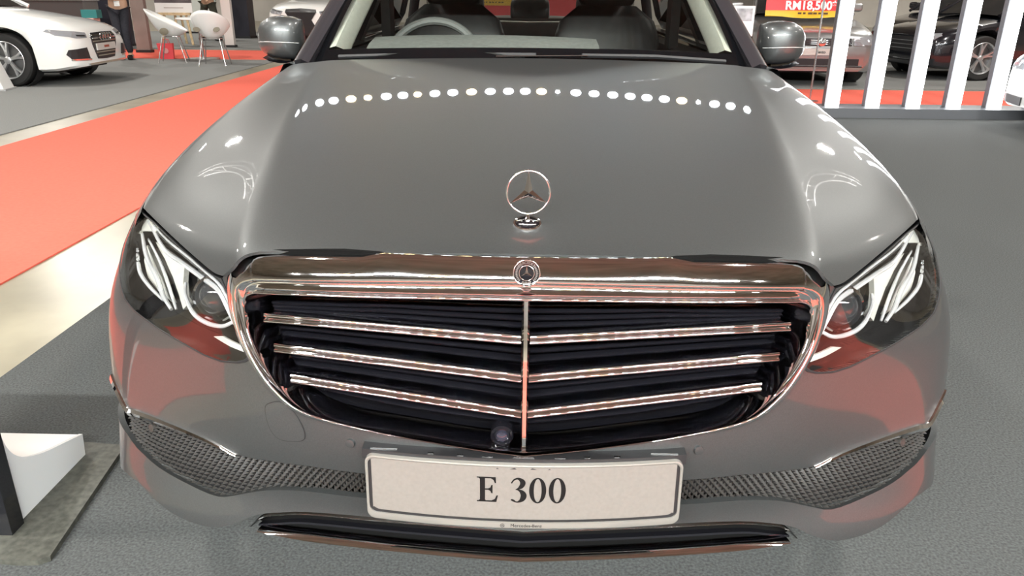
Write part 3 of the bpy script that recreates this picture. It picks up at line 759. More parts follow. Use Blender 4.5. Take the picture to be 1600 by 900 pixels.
# ---- wheels
def wheel(parent, c, r, wd, sgn, spokes=5, rim_m=SILVER, twin=True):
    """tyre with its rim and spokes; c = hub, sgn = outward side (+x or -x)"""
    cx, cy, cz = c
    h = wd/2; t = MB().lathe([(r*.70, -h*.92), (r*.80, -h), (r*.93, -h*.98), (r*.985, -h*.8), (r, -h*.4), (r, h*.4), (r*.985, h*.8), (r*.93, h*.98), (r*.80, h), (r*.70, h*.92), (r*.69, 0), (r*.70, -h*.92)], 'x', c, 40, False).build('wheel', RUBBER, parent)
    o = sgn*h
    MB().lathe([(r*.70, -o*.9), (r*.66, -o*.8), (r*.62, 0), (r*.66, o*.6), (r*.70, o*.92), (r*.715, o*1.0), (r*.69, o*1.03), (r*.655, o*.85)], 'x', c, 40, False).build('rim', rim_m, t)
    MB().lathe([(r*.62, o*.05), (r*.3, o*.1), (.001, o*.1)], 'x', c, 24, True).build('brake_disc', mat('brake_steel', (.18, .18, .18), .8, .4), t)
    for k in range(spokes):
        a = 2*math.pi*(k+.25)/spokes
        for d in ((-.11, .11) if twin else (0,)):
            Rg = []
            for rr, ww, oo in ((r*.12, .022, .62), (r*.40, .017, .72), (r*.665, .020, .88)):
                aa = a+d*(rr/(r*.67))*1.5; ca, sa = math.cos(aa), math.sin(aa); x0 = cx+o*oo; x1 = cx+o*(oo-.22)
                p = (cy+rr*ca, cz+rr*sa); q = (-sa*ww, ca*ww)
                Rg.append([(x0, p[0]-q[0]*.55, p[1]-q[1]*.55), (x0, p[0]+q[0]*.55, p[1]+q[1]*.55), (x1, p[0]+q[0], p[1]+q[1]), (x1, p[0]-q[0], p[1]-q[1])])
            MB().rings(Rg, True).build('spoke', rim_m, t, False)
    MB().lathe([(r*.14, o*.4), (r*.14, o*.68), (r*.11, o*.74), (.001, o*.75)], 'x', c, 16).build('hub_cap', rim_m, t)
    return t
for sgn in (1, -1):
    for yc in (AXY, AXY+2.939):
        wheel(car, (sgn*.79, yc, TR), TR, .24, sgn)
        MB().lathe([(.40, -.14), (.40, .12)], 'x', (sgn*.74, yc, AXZ+.005), 32, False).build('wheel_liner', BLACK, car)

# ---- sides, cabin
REAR = AXY+2.939
def side_panel(name, y0, y1, sgn, n=30):
    Rg = []
    for y in np.linspace(y0, y1, n):
        zt = float(np.interp(y, [1.5, 2.6, 4.0, 4.6, 4.92], [.985, 1.0, 1.02, 1.02, .99])); az = arch_z(y, REAR); zb = az if az else .19
        ring = [(side_x(y, zt)-.045, y, zt-.006), (side_x(y, zt)-.02, y, zt+.004)]
        for k in range(13):
            z = zt+(zb-zt)*k/12; cre = .006*math.exp(-((z-.82)/.02)**2); ring.append((side_x(y, z)+cre, y, z))
        ring.append((ring[-1][0]-.06, y, ring[-1][2]))
        Rg.append([(sgn*p[0], p[1], p[2]) for p in ring])
    return MB().rings(Rg, False).build(name, PAINT, car, ang=50)
for sgn in (1, -1):
    for nm, a, b in (('front_door', 1.506, 2.60), ('rear_door', 2.606, 3.48), ('rear_quarter', 3.486, 4.92)):
        d = side_panel(nm, a, b, sgn)
        if 'door' in nm: MB().tube([(sgn*.925, b-.30, .86), (sgn*.955, b-.27, .862), (sgn*.955, b-.12, .866), (sgn*.925, b-.09, .868)], .010, 8).build('door_handle', CHROME, d)
    # side glass and pillars
    def sx(z): return .805-(z-1.0)*.50
    for nm, poly in (('side_window', [(1.63, 1.005), (1.80, 1.13), (2.00, 1.27), (2.18, 1.355), (2.40, 1.385), (2.575, 1.39), (2.575, 1.01)]),
                     ('side_window', [(2.66, 1.01), (2.66, 1.392), (3.05, 1.385), (3.38, 1.34), (3.62, 1.25), (3.86, 1.09), (3.80, 1.02)])):
        v, f = tri_domain(poly, (), .08); mesh(nm, [(sgn*sx(z), y, z) for y, z in v], f, GLASSD, car, fix=True)
    MB().add([(sgn*(sx(z)+dx_), y, z) for dx_ in (.004, -.03) for y, z in ((2.575, 1.0), (2.66, 1.0), (2.66, 1.40), (2.575, 1.40))], [(0, 1, 2, 3), (4, 5, 6, 7), (0, 1, 5, 4), (2, 3, 7, 6), (1, 2, 6, 5), (0, 3, 7, 4)]).build('b_pillar', BLACKG, car, False)
    rail = smooth_line([(sgn*.775, 1.52, .985), (sgn*.735, 1.68, 1.095), (sgn*.685, 1.87, 1.225), (sgn*.625, 2.10, 1.365), (sgn*.600, 2.35, 1.412), (sgn*.590, 2.70, 1.425), (sgn*.595, 3.10, 1.412), (sgn*.625, 3.45, 1.36), (sgn*.70, 3.75, 1.22), (sgn*.77, 4.05, 1.06), (sgn*.79, 4.2, 1.01)], n=6)
    Rg = []
    for i, p in enumerate(rail):
        inn = Vector((-sgn*.052, -.022, .006)); out = Vector((sgn*.010, .03, -.02)); p = Vector(p)
        Rg.append([p+inn, p+inn*.5+Vector((0, -.004, .014)), p+Vector((0, 0, .012)), p+out, p+out+Vector((-sgn*.03, 0, -.01)), p+inn+Vector((0, .03, -.025))])
    MB().rings(Rg, True).build('roof_pillar', mat('dark_pillar_trim', (.018, .017, .02), 0, .25, .8), car, ang=40)
    # bright drip line along the pillar
    MB().tube([Vector(p)+Vector((sgn*.006, .012, .004)) for p in rail[:30]], .004, 6).build('pillar_trim', CHROME, car)
def ws(s, t):            # windscreen s in -1..1, t 0 (bottom) .. 1 (top)
    xb, yb, zb = .715*s, 1.335+.20*s*s, 1.012-.024*s*s
    xt, yt, zt = .575*s, 2.02+.13*s*s, 1.43-.045*s*s
    b = .025*math.sin(math.pi*t)
    return (xb+(xt-xb)*t, yb+(yt-yb)*t-b*.5, zb+(zt-zb)*t+b)
def ws_grid(name, s0, s1, t0, t1, m, parent, d=0., n=24, k=14):
    mb_ = MB(); Rg = [[tuple(Vector(ws(s0+(s1-s0)*i/n, t0+(t1-t0)*j/k))+Vector((0, -.5, .86))*d) for i in range(n+1)] for j in range(k+1)]
    return mb_.rings(Rg, False).build(name, m, parent)
windscreen = ws_grid('windscreen', -1, 1, 0, 1, GLASSW, car)
ws_grid('windscreen_lower_band', -1, 1, 0, .085, BLACKG, windscreen, -.002)
for a, b in ((-1, -.955), (.955, 1)): ws_grid('windscreen_side_band', a, b, .05, 1, BLACKG, windscreen, -.002, 3)
ws_grid('windscreen_seal', -1.02, 1.02, .97, 1.03, BLACK, windscreen, .002)
# roof, rear window, boot
MB().rings([[(sx_*float(np.interp(y, [2.0, 2.4, 2.9, 3.5], [.57, .575, .57, .58])), y+.13*abs(sx_)**2*(1 if y < 2.2 else (-.2 if y > 3.3 else .2)), float(np.interp(y, [2.0, 2.3, 2.7, 3.1, 3.5], [1.428, 1.458, 1.468, 1.455, 1.405]))-.045*sx_*sx_) for sx_ in np.linspace(-1, 1, 17)] for y in np.linspace(2.01, 3.5, 16)], False).build('roof', PAINT, car)
MB().rings([[(s*(.58+(.66-.58)*t), 3.5+(4.22-3.5)*t-.06*s*s*(1-t)-.1*s*s*t, 1.405+(1.075-1.405)*t-.045*s*s*(1-t)+.03*math.sin(math.pi*t)) for s in np.linspace(-1, 1, 13)] for t in np.linspace(0, 1, 9)], False).build('rear_window', glass('rear_glass', (.8, .8, .78), .5), car)
MB().rings([[(s*.80*np.interp(y, [4.1, 4.7, 4.92], [1, .97, .88]), y-.05*s*s, float(np.interp(y, [4.1, 4.3, 4.75, 4.86, 4.90, 4.92], [1.06, 1.075, 1.06, 1.03, .9, .6]))-.04*s*s) for s in np.linspace(-1, 1, 13)] for y in (4.1, 4.2, 4.3, 4.5, 4.75, 4.82, 4.86, 4.89, 4.905, 4.915, 4.92)], False).build('boot_lid', PAINT, car)
MB().box((-.78, 4.60, .25), (.78, 4.88, .62)).build('rear_bumper', PAINT, car, False)
# cowl, floor pan, bulkhead
MB().box((-.70, 1.20, .86), (.70, 1.46, .955)).build('cowl', BLACK, car, False)
MB().box((-.66, .35, .19), (.66, 4.6, .30)).build('floor_pan', BLACK, car, False)
MB().box((-.62, .30, .30), (.62, 1.25, .70)).build('engine_block', BLACK, car, False)
# wipers
for a, b in (((-.62, 1.49, 1.012), (.02, 1.352, 1.034)), ((.62, 1.44, 1.014), (.16, 1.352, 1.034))):
    wp = MB().tube([a, ((a[0]+b[0])/2, (a[1]+b[1])/2-.004, (a[2]+b[2])/2+.006), b], .007, 6).build('wiper', BLACK, car)
p1, p2 = at_y(775, 88, 1.345), at_y(918, 87, 1.345)
MB().tube([p1, p2], .0022, 6).build('wiper_arm', SATIN, car)
# door mirrors
for sgn in (1, -1):
    prof = [(.800, 1.745, 1.052, .036, .050), (.803, 1.742, 1.053, .056, .064), (.825, 1.728, 1.056, .073, .071), (.865, 1.724, 1.058, .078, .073), (.905, 1.732, 1.058, .074, .068), (.938, 1.748, 1.056, .062, .056), (.958, 1.765, 1.053, .044, .038), (.966, 1.776, 1.052, .02, .02)]
    Rg = []
    for (x, y, z, d, h) in prof:
        ring = []
        for t in np.linspace(0, 2*math.pi, 28, endpoint=False):
            c, s_ = math.cos(t), math.sin(t); e = .72
            yy = y-d*math.copysign(abs(c)**e, c)*(1 if c > 0 else .42); zz = z+h*math.copysign(abs(s_)**e, s_)
            ring.append((sgn*x, yy, zz))
        Rg.append(ring)
    mir = MB().rings(Rg, True).build('door_mirror', PAINT, car, ang=50)
    MB().rings([[(sgn*x, y-d*1.012*math.cos(t), z-.012+h*.10*math.sin(t)) for t in np.linspace(-1.2, 1.2, 12)] for (x, y, z, d, h) in prof[1:7]], False).build('mirror_indicator', mat('indicator_lens', (.55, .55, .53), .3, .15), mir)
    MB().rings([[(sgn*x, y-d*.9*math.cos(t), z-h-.004-.006*math.cos(t)) for t in np.linspace(0, 2*math.pi, 20, endpoint=False)] for (x, y, z, d, h) in prof[1:6]], True).build('mirror_base', BLACKG, mir)
    MB().tube([(sgn*.84, 1.745, .99), (sgn*.80, 1.72, .988), (sgn*.765, 1.69, .998)], [.022, .026, .03], 10).build('mirror_arm', BLACKG, mir)
    MB().rings([[(sgn*(.884+.068*math.cos(t)), 1.775, 1.055+.055*math.sin(t)) for t in np.linspace(0, 2*math.pi, 24, endpoint=False)], [(sgn*(.884+.066*math.cos(t)), 1.782, 1.055+.053*math.sin(t)) for t in np.linspace(0, 2*math.pi, 24, endpoint=False)]], True).build('mirror_glass', mat('mirror_silver', (.9, .9, .9), 1, .0), mir)
# cabin
dash = MB().rings([[(x, 1.56+.05*math.cos(x*2), .985-.02*abs(x)), (x, 1.66, 1.02-.015*abs(x)), (x, 1.80, 1.03-.015*abs(x)), (x, 1.90, 1.015-.015*abs(x)), (x, 1.93, .93), (x, 1.93, .6), (x, 1.56, .6)] for x in np.linspace(-.72, .72, 15)], True).build('dashboard', SEATM, car, ang=50)
MB().rings([[(x, 1.60, 1.012+h), (x, 1.70, 1.038+h), (x, 1.82, 1.052+h), (x, 1.90, 1.045+h), (x, 1.91, 1.0), (x, 1.60, .99)] for x, h in zip(np.linspace(-.56, .24, 17), .016*np.sin(np.linspace(.15, math.pi-.15, 17))**.6)], True).build('dash_cover', GREYTRIM, dash)
sw = empty('steering_wheel_pivot')
bpy.data.objects.remove(sw)
C = Vector((-.375, 2.03, .935)); Mx = Matrix.Rotation(R(-24), 3, 'X'); rt = .185
swo = MB(); swo.tube([tuple(C+Mx @ Vector((rt*math.cos(t), 0, rt*math.sin(t)))) for t in np.linspace(0, 2*math.pi, 48, endpoint=False)], .0165, 10, closed=True)
swm = swo.build('steering_wheel', mat('grey_leather', (.13, .135, .13), 0, .5), car)
MB().lathe([(.07, -.02), (.08, 0), (.06, .03), (.001, .035)], 'y', tuple(C), 24).build('steering_boss', SEATM, swm)
for a in (R(180), R(0), R(-90)): MB().tube([tuple(C), tuple(C+Mx @ Vector((rt*math.cos(a), 0, rt*math.sin(a))))], .02, 8).build('steering_spoke', SEATM, swm)
def soft_box(c, s, rot=0, r=.35, n=8):
    """rounded cushion"""
    m_ = MB(); Rg = []; Mr = Matrix.Rotation(rot, 3, 'X')
    for j in np.linspace(-1, 1, 11):
        k = (1-abs(j)**4)**.25 if abs(j) < 1 else .0
        k = max(k, .55) if abs(j) > .99 else max(k, .8)
        Rg.append([tuple(Vector(c)+Mr @ Vector((s[0]/2*k*math.copysign(abs(math.cos(t))**r, math.cos(t)), s[1]/2*k*math.copysign(abs(math.sin(t))**r, math.sin(t)), s[2]/2*j))) for t in np.linspace(0, 2*math.pi, 24, endpoint=False)])
    return m_.rings(Rg, True)
for x in (-.37, .37):
    st_ = soft_box((x, 2.50, .40), (.50, .50, .22)).build('front_seat', SEATM, car)
    soft_box((x, 2.78, .80), (.52, .15, .72), R(-14)).build('seat_backrest', SEATM, st_)
    soft_box((x, 2.88, 1.25), (.28, .11, .22), R(-8)).build('headrest', SEATM, st_)
    for d in (-.05, .05): MB().tube([(x+d, 2.86, 1.08), (x+d, 2.87, 1.18)], .007, 8).build('headrest_post', CHROME, st_)
bench = soft_box((0, 3.48, .42), (1.30, .52, .22)).build('rear_bench', SEATM, car)
soft_box((0, 3.78, .78), (1.32, .16, .58), R(-18)).build('bench_backrest', SEATM, bench)
for x in (-.40, 0, .40): soft_box((x, 3.90, 1.13 if x else 1.11), (.24, .10, .17), R(-8)).build('headrest', SEATM, bench)
MB().tube([(-.28, 3.72, 1.055), (.0, 3.70, 1.05), (.28, 3.72, 1.055)], .006, 6).build('bench_seam', CREAM, bench)
MB().box((-.62, 3.88, 1.00), (.62, 4.24, 1.035)).build('parcel_shelf', SEATM, car, False)
for sgn in (1, -1):      # inner trim of the windscreen pillars, door tops
    tr = smooth_line([(sgn*.655, 1.60, 1.03), (sgn*.648, 1.68, 1.075), (sgn*.625, 1.82, 1.165), (sgn*.585, 2.02, 1.30), (sgn*.555, 2.20, 1.385)], n=5)
    MB().rings([[Vector(p)+Vector(v) for v in ((-sgn*.008, -.03, .01), (-sgn*.040, .02, -.01), (-sgn*.020, .10, -.03), (sgn*.03, .05, -.03), (sgn*.03, -.02, .0))] for p in tr], True).build('pillar_inner_trim', CREAM, car, ang=60)
    MB().box((sgn*.70-.05, 1.70, .60), (sgn*.70+.05, 3.5, .985)).build('door_card', SEATM, car, False)
    MB().box((sgn*.655-.02, 2.58, .98), (sgn*.655+.02, 2.70, 1.36)).build('b_pillar_trim', SEATM, car, False)

# ------------------------------------------------------------------ lamps of the stand: trusses with spotlights, bay lamps added as fill
TRUSSM = mat('truss_aluminium', (.45, .45, .46), .9, .35)
LAMPB = mat('lamp_black', (.02, .02, .02), 0, .5)
def truss(name, a, b, label, group='lighting trusses over the stand'):
    a, b = Vector(a), Vector(b); t = (b-a).normalized(); side = t.cross(Vector((0, 0, 1))).normalized()*.14; up = Vector((0, 0, .28))
    root = empty(name, a, 0, label, 'truss', group); L = (b-a).length
    for o in (side, -side, up): MB().tube([o, b-a+o], .025, 6).build('chord', TRUSSM, root)
    k = int(L/.5); z = MB()
    for i in range(k):
        p, q = t*(L*i/k), t*(L*(i+1)/k); m_ = (p+q)/2
        z.tube([p+side, m_+up, q+side], .010, 4); z.tube([p-side, m_+up, q-side], .010, 4)
    z.build('lacing', TRUSSM, root)
    for f in (.15, .85): MB().tube([(b-a)*f+up, (b-a)*f+Vector((0, 0, 9.5-a.z))], .008, 5).build('hanger', TRUSSM, root)
    return root
def spot_lamp(p, aim, watts, col, label, group, r=.085):
    p, aim = Vector(p), Vector(aim); d = (aim-p).normalized(); q = d.to_track_quat('Z', 'Y')
    root = empty('spot_lamp', p, 0, label, 'lamp', group)
    def put(m_, name, mt): return mesh(name, [tuple(q @ Vector(v)) for v in m_.V], m_.F, mt, root, fix=True)
    put(MB().lathe([(.03, -.26), (r*.8, -.22), (r, -.05), (r*1.12, .0), (r*1.12, .015), (r*1.0, .015), (r*.95, -.02), (.001, -.02)], 'z', n=14, cap=False), 'housing', LAMPB)
    MB().tube([(0, 0, .02), (0, 0, .16)], .012, 6).build('yoke', LAMPB, root)
    l = bpy.data.lights.new('spot_lamp_light', 'AREA'); l.shape = 'DISK'; l.size = 2*r*.92; l.energy = watts; l.color = col; l.spread = R(90)
    o = bpy.data.objects.new('spot_lamp_light', l); COL.objects.link(o); o.parent = root; o.location = d*.005
    o.rotation_euler = (-d).to_track_quat('Z', 'Y').to_euler()
    return root
WARM, COOL = (1, .76, .42), (.92, .98, 1)
rowz = 5.0
trs = [('rear', (-7.5, 9.2, rowz), (7.5, 9.2, rowz)), ('front', (-7.5, -6.2, rowz), (7.5, -6.2, rowz))]
truss('lighting_truss', trs[0][1], trs[0][2], 'long aluminium truss with lamps hung behind the grey car')
truss('lighting_truss', trs[1][1], trs[1][2], 'long aluminium truss with lamps hung in front of the grey car')
for u in (430, 457, 494, 520, 549, 576, 605, 631, 654, 681, 709, 738, 767, 795, 821, 846, 871, 899, 927, 956, 983, 1009, 1036, 1063, 1089, 1115, 1142, 1175):
    x = (u-826)/101.0
    wm = u in (549, 576, 654, 738, 846, 1063)
    spot_lamp((x, 9.2, rowz-.36), (x*.35, 1.6, .8), LAMP_R, WARM if wm else COOL, ('warm' if wm else 'white')+' spotlight on the truss behind the grey car', 'spotlights on the rear truss', .035 if u in (871, 1089) else (.065 if u in (576, 654) else .085))
for i in range(34):
    x = -6.6+i*.4
    wm = i in (4, 12, 19, 27)
    spot_lamp((x, -6.2, rowz-.36), (x*.35, .8, .5), LAMP_F, WARM if wm else COOL, ('warm' if wm else 'white')+' spotlight on the truss in front of the grey car', 'spotlights on the front truss', .085)
for x, y in [(a, b) for a in (-16, -5.5, 5.5, 16) for b in (-12, 0)]+[(-17, 12), (-9.5, 8.5), (9.5, 8.5), (17, 12), (-12, 20), (-18, 27), (12, 20), (18, 27)]:  # unseen lamps, added to fill the hall with soft light
    if True:
        root = empty('fill_bay_lamp', (x, y, 8.6), 0, 'round unseen bay lamp added under the hall ceiling for fill light', 'lamp', 'bay lamps added for fill light')
        MB().lathe([(.06, .5), (.12, .42), (.16, .2), (.42, .0), (.44, -.02), (.40, -.02), (.15, .17), (.001, .17)], 'z', n=20, cap=False).build('shade', TRUSSM, root)
        MB().tube([(0, 0, .45), (0, 0, .9)], .01, 5).build('hanger', LAMPB, root)
        l = bpy.data.lights.new('fill_bay_light', 'AREA'); l.shape = 'DISK'; l.size = .78; l.energy = FILL_W; l.color = (1, .96, .89)
        o = bpy.data.objects.new('fill_bay_light', l); COL.objects.link(o); o.parent = root; o.location = (0, 0, -.015)

# ------------------------------------------------------------------ other cars on show
def show_car(name, label, loc, rz, P, paint_m, glass_m=None):
    """car built along +y from its nose (y = 0); P holds the profile lines"""
    glass_m = glass_m or mat('dark_car_glass', (.02, .022, .025), 0, .05, .8)
    root = empty(name, loc, rz, label, 'car')
    L, W = P['L'], P['W']; ya, yb = P['axles']; r = P['r']
    ys = sorted(set([0, .04, .10, .18, .28, .40]+list(np.linspace(.5, L-.3, 42).round(3))+[L-.2, L-.1, L-.04, L]+[a+d for a in (ya, yb) for d in np.linspace(-r-.05, r+.05, 15).round(3)]))
    Rg = []
    for y in ys:
        zt = float(np.interp(y, *zip(*P['top']))); zs = float(np.interp(y, *zip(*P['shoulder']))); wv = W/2*float(np.interp(y, *zip(*P['plan']))); zb = float(np.interp(y, *zip(*P['bottom'])))
        for a in (ya, yb):
            if abs(y-a) < r+.05: zb = max(zb, r+math.sqrt(max((r+.05)**2-(y-a)**2, 0)))
        zb = min(zb, zs-.08)
        m1 = zb+(zs-zb)*.3; m2 = zb+(zs-zb)*.7
        Rg.append([(wv*.90, y, zb), (wv*.985, y, zb+.03), (wv, y, m1), (wv, y, m2), (wv*.975, y, zs-.05), (wv*.93, y, zs), (wv*.80, y, zs+(zt-zs)*.55), (wv*.5, y, zs+(zt-zs)*.88), (0, y, zt)])
    full = [r_+[(-p[0], p[1], p[2]) for p in r_[-2::-1]] for r_ in Rg]
    body = MB().rings(full, False); k = len(full[0]); body.F += [tuple(range(k)), tuple((len(full)-1)*k+i for i in range(k))]
    bo = body.build('body', paint_m, root, ang=38)
    bvh = BVHTree.FromPolygons([Vector(v) for v in body.V], [f for f in body.F])
    def decal(nm, poly, m_, d=.01, mir=True, ax='y', par=None, step=.03):
        res = []
        for sgn in ((1, -1) if mir else (1,)):
            v, f = tri_domain(poly, (), step); V = []
            for a, b in v:
                h = bvh.ray_cast(Vector((sgn*a, -3, b)), Vector((0, 1, 0))) if ax == 'y' else bvh.ray_cast(Vector((sgn*3, a, b)), Vector((-sgn, 0, 0)))
                V.append(h[0] if h[0] is not None else Vector((sgn*a, 1.0, b)) if ax == 'y' else Vector((sgn*W/2, a, b)))
            off = Vector((0, -d, 0)) if ax == 'y' else Vector((sgn*d, 0, 0))
            n = len(V); VV = [p+off for p in V]+[p-off for p in V]; cnt = {}
            FF = [tuple(int(i) for i in t) for t in f]
            for t in FF:
                for i in range(3): cnt[(t[i], t[(i+1) % 3])] = 1
            Fa = FF+[tuple(i+n for i in t[::-1]) for t in FF]+[(a, b, b+n, a+n) for a, b in cnt if (b, a) not in cnt]
            res.append(mesh(nm, VV, Fa, m_, par or root, False, fix=True))
        return res
    # cabin
    c = P['cab']; wb, wt = c['wb'], c['wt']
    def sec(y, z, w_): return [(-w_, y, z), (-w_*.5, y-.0, z+c.get('crown', .02)*.8), (0, y, z+c.get('crown', .02)), (w_*.5, y, z+c.get('crown', .02)*.8), (w_, y, z)]
    (y0, z0), (y1, z1), (y2, z2), (y3, z3) = c['pts']
    MB().rings([sec(y0, z0, wb), sec((y0+y1)/2, (z0+z1)/2+.02, (wb+wt)/2), sec(y1, z1, wt)], False).build('windscreen', glass_m, root)
    MB().rings([sec(y1, z1, wt), sec((y1*2+y2)/3, z1+c.get('lift', .03), wt), sec((y1+2*y2)/3, z1+c.get('lift', .03)*.8, wt), sec(y2, z2, wt)], False).build('roof', paint_m, root)
    MB().rings([sec(y2, z2, wt), sec(y3, z3, wb)], False).build('rear_window', glass_m, root)
    for sgn in (1, -1):
        MB().rings([[(sgn*wb, y0, z0), (sgn*wt, y1, z1)], [(sgn*wb, (y0*2+y3)/3, z0+.01), (sgn*wt, (2*y1+y2)/3, z1+.02)], [(sgn*wb, (y0+2*y3)/3, z3), (sgn*wt, (y1+2*y2)/3, z1+.02)], [(sgn*wb, y3, z3), (sgn*wt, y2, z2)]], False).build('side_window', glass_m, root)
        MB().tube([(sgn*wb, y0-.02, z0), (sgn*wt, y1, z1), (sgn*wt, y2, z2), (sgn*wb, y3, z3)], .03, 8).build('roof_pillar', paint_m, root)
        mo_ = soft_box((sgn*(W/2+.06), y0+.45, z0+.10), (.20, .10, .13)).build('door_mirror', paint_m, root)
        for a in (ya, yb):
            wheel(root, (sgn*(W/2-.12), a, r), r, .22, sgn, P.get('spokes', 5))
            MB().lathe([(r+.045, -.10), (r+.045, .08)], 'x', (sgn*(W/2-.16), a, r+.004), 24, False).build('wheel_liner', BLACK, root)
    MB().box((-W/2+.22, .35, .16), (W/2-.22, L-.3, .5)).build('underbody', BLACK, root, False)
    return root, decal
HLW = mat('bright_headlight', (.50, .53, .57), .5, .10, 1.0)
DARKG = mat('dark_grille', (.03, .03, .032), .2, .3)
base_low = [(0, .24), (.3, .19), (1, .19), (4, .2), (4.8, .3)]
PA = dict(L=4.73, W=1.84, axles=(.86, 3.68), r=.335, plan=[(0, .60), (.04, .74), (.10, .82), (.18, .88), (.28, .93), (.5, .975), (.9, 1), (4.0, .99), (4.5, .93), (4.73, .8)],
          top=[(0, .60), (.04, .68), (.10, .735), (.2, .775), (.5, .845), (1.0, .92), (1.5, .985), (2, 1.0), (4, 1.0), (4.5, 1.0), (4.73, .85)],
          shoulder=[(0, .52), (.10, .62), (.28, .70), (.6, .77), (1.0, .84), (1.5, .91), (3, .95), (4.4, .96), (4.73, .75)], bottom=base_low,
          cab=dict(wb=.76, wt=.56, pts=[(1.40, .97), (2.15, 1.37), (3.3, 1.36), (4.1, 1.0)]))
_a = R(92); _w = at_z(17, 136, 0); WSX, WSY = float(_w[0]-(-.82*math.cos(_a)-.86*math.sin(_a))), float(_w[1]+.10-(-.82*math.sin(_a)+.86*math.cos(_a)))
white_sedan, dec = show_car('white_saloon_car', 'white saloon car with slatted chrome grille parked on mid grey carpet', (WSX, WSY, 0), R(92), PA, WHITE)
gp = [(0, .66), (.30, .655), (.345, .60), (.33, .50), (.24, .315), (0, .305)]
full_gp = gp+[(-x, z) for x, z in gp[-2:0:-1]]
dec('grille', full_gp, DARKG, .012, False)
def hbar(dec, nm, x, z0, z1, m_, d): dec(nm, [(-x, z0), (x, z0), (x, z1), (-x, z1)], m_, d, False)
for z, x in ((.625, .31), (.585, .33), (.545, .325), (.40, .27), (.355, .24)): hbar(dec, 'grille_bar', x, z-.007, z+.007, CHROME, .02)
hbar(dec, 'plate', .26, .425, .515, mat('pale_plate', (.6, .58, .55), 0, .5), .032)
hbar(dec, 'plate_lettering', .07, .455, .485, mat('red_brown_ink', (.35, .08, .05), 0, .5), .034)
dec('headlight', [(.40, .665), (.62, .69), (.80, .715), (.83, .69), (.80, .64), (.62, .60), (.43, .60)], HLW, .012)
dec('headlight_lens', [(.45, .635), (.60, .645), (.60, .625), (.46, .618)], DARKG, .018)
dec('air_intake', [(.50, .48), (.76, .46), (.78, .40), (.74, .33), (.45, .33)], DARKG, .01)
dec('intake_blade', [(.44, .335), (.75, .345), (.75, .325), (.44, .315)], CHROME, .02)
hbar(dec, 'front_lip', .52, .25, .275, CHROME, .03)
for i in range(4):
    x = -.105+.07*i; t_ = MB().tube([(x+.048*math.cos(t), 0, .600+.048*math.sin(t)) for t in np.linspace(0, 2*math.pi, 24, endpoint=False)], .007, 6, closed=True)
    t_.V = [(v[0], v[1]-.035, v[2]) for v in t_.V]; t_.build('emblem_ring', CHROME, white_sedan)

PL = dict(L=4.8, W=1.88, axles=(.92, 3.68), r=.36, plan=[(0, .66), (.05, .78), (.15, .87), (.3, .94), (.6, .99), (1, 1), (4.2, .98), (4.8, .82)],
          top=[(0, .80), (.05, .90), (.15, .95), (.5, 1.0), (1.2, 1.08), (1.6, 1.1), (4, 1.1), (4.6, 1.1), (4.8, .95)],
          shoulder=[(0, .62), (.15, .78), (.4, .86), (1, .94), (1.6, 1.0), (4.4, 1.05), (4.8, .85)], bottom=[(0, .30), (.4, .24), (4.2, .26), (4.8, .4)],
          cab=dict(wb=.80, wt=.62, pts=[(1.35, 1.07), (1.95, 1.58), (3.8, 1.58), (4.5, 1.1)]))
suv, dec = show_car('white_suv', 'white sport utility car with hourglass black grille beside the easel', (-5.0, 16.6, 0), R(-8), PL, WHITE)
hg = [(0, .86), (.34, .84), (.36, .78), (.24, .62), (.40, .36), (.36, .28), (0, .27)]
dec('grille', hg+[(-x, z) for x, z in hg[-2:0:-1]], DARKG, .02, False)
dec('headlight', [(.42, .80), (.80, .86), (.84, .82), (.74, .75), (.46, .72)], HLW, .015)
dec('headlight_dark_strip', [(.44, .79), (.78, .845), (.76, .83), (.48, .77)], DARKG, .02)  # narrow dark strip across the headlight
dec('air_intake', [(.60, .58), (.80, .62), (.72, .40), (.62, .36)], DARKG, .015)

SILV = mat('silver_car_paint', (.42, .43, .44), .8, .3, 1.0)
PV = dict(PA); PV.update(L=4.38, W=1.72, axles=(.82, 3.37), plan=[(0, .72), (.04, .82), (.12, .90), (.25, .955), (.5, .99), (1, 1), (3.8, .98), (4.38, .8)],
          top=[(0, .66), (.04, .71), (.10, .74), (.3, .79), (.9, .88), (1.2, .93), (2, 1.0), (4.2, 1.02), (4.38, .9)], shoulder=[(0, .58), (.1, .66), (.3, .73), (.9, .84), (1.4, .92), (3, .97), (4.1, .98), (4.38, .8)],
          bottom=[(0, .21), (.3, .17), (4, .2), (4.38, .3)], cab=dict(wb=.74, wt=.56, pts=[(1.12, .95), (1.85, 1.40), (3.0, 1.40), (3.8, 1.02)]))
vw, dec = show_car('silver_saloon_car', 'silver saloon car with price banner on its windscreen', (4.12, 10.35, 0), R(-3), PV, SILV)
hbar(dec, 'grille', .42, .555, .655, DARKG, .012)
for z in (.58, .605, .63): hbar(dec, 'grille_bar', .41, z-.005, z+.005, CHROME, .02)
dec('headlight', [(.44, .66), (.72, .69), (.76, .66), (.70, .57), (.46, .555)], HLW, .014)
hbar(dec, 'lower_intake', .55, .29, .38, DARKG, .012)
hbar(dec, 'lower_chrome', .62, .265, .280, CHROME, .02)
hbar(dec, 'plate', .25, .43, .515, mat('pale_plate', (.6, .58, .55), 0, .5), .03)
e_ = MB().lathe([(.055, -.03), (.055, -.045), (.045, -.05), (.001, -.05)], 'y', (0, .0, .605), 24).build('emblem', CHROME, vw)
V, Fc = text_mesh('Vento', .055, .001, .001)
mesh('plate_lettering', [(v.x, -.036-v.z, .472+v.y) for v in V], Fc, INK, vw, False)
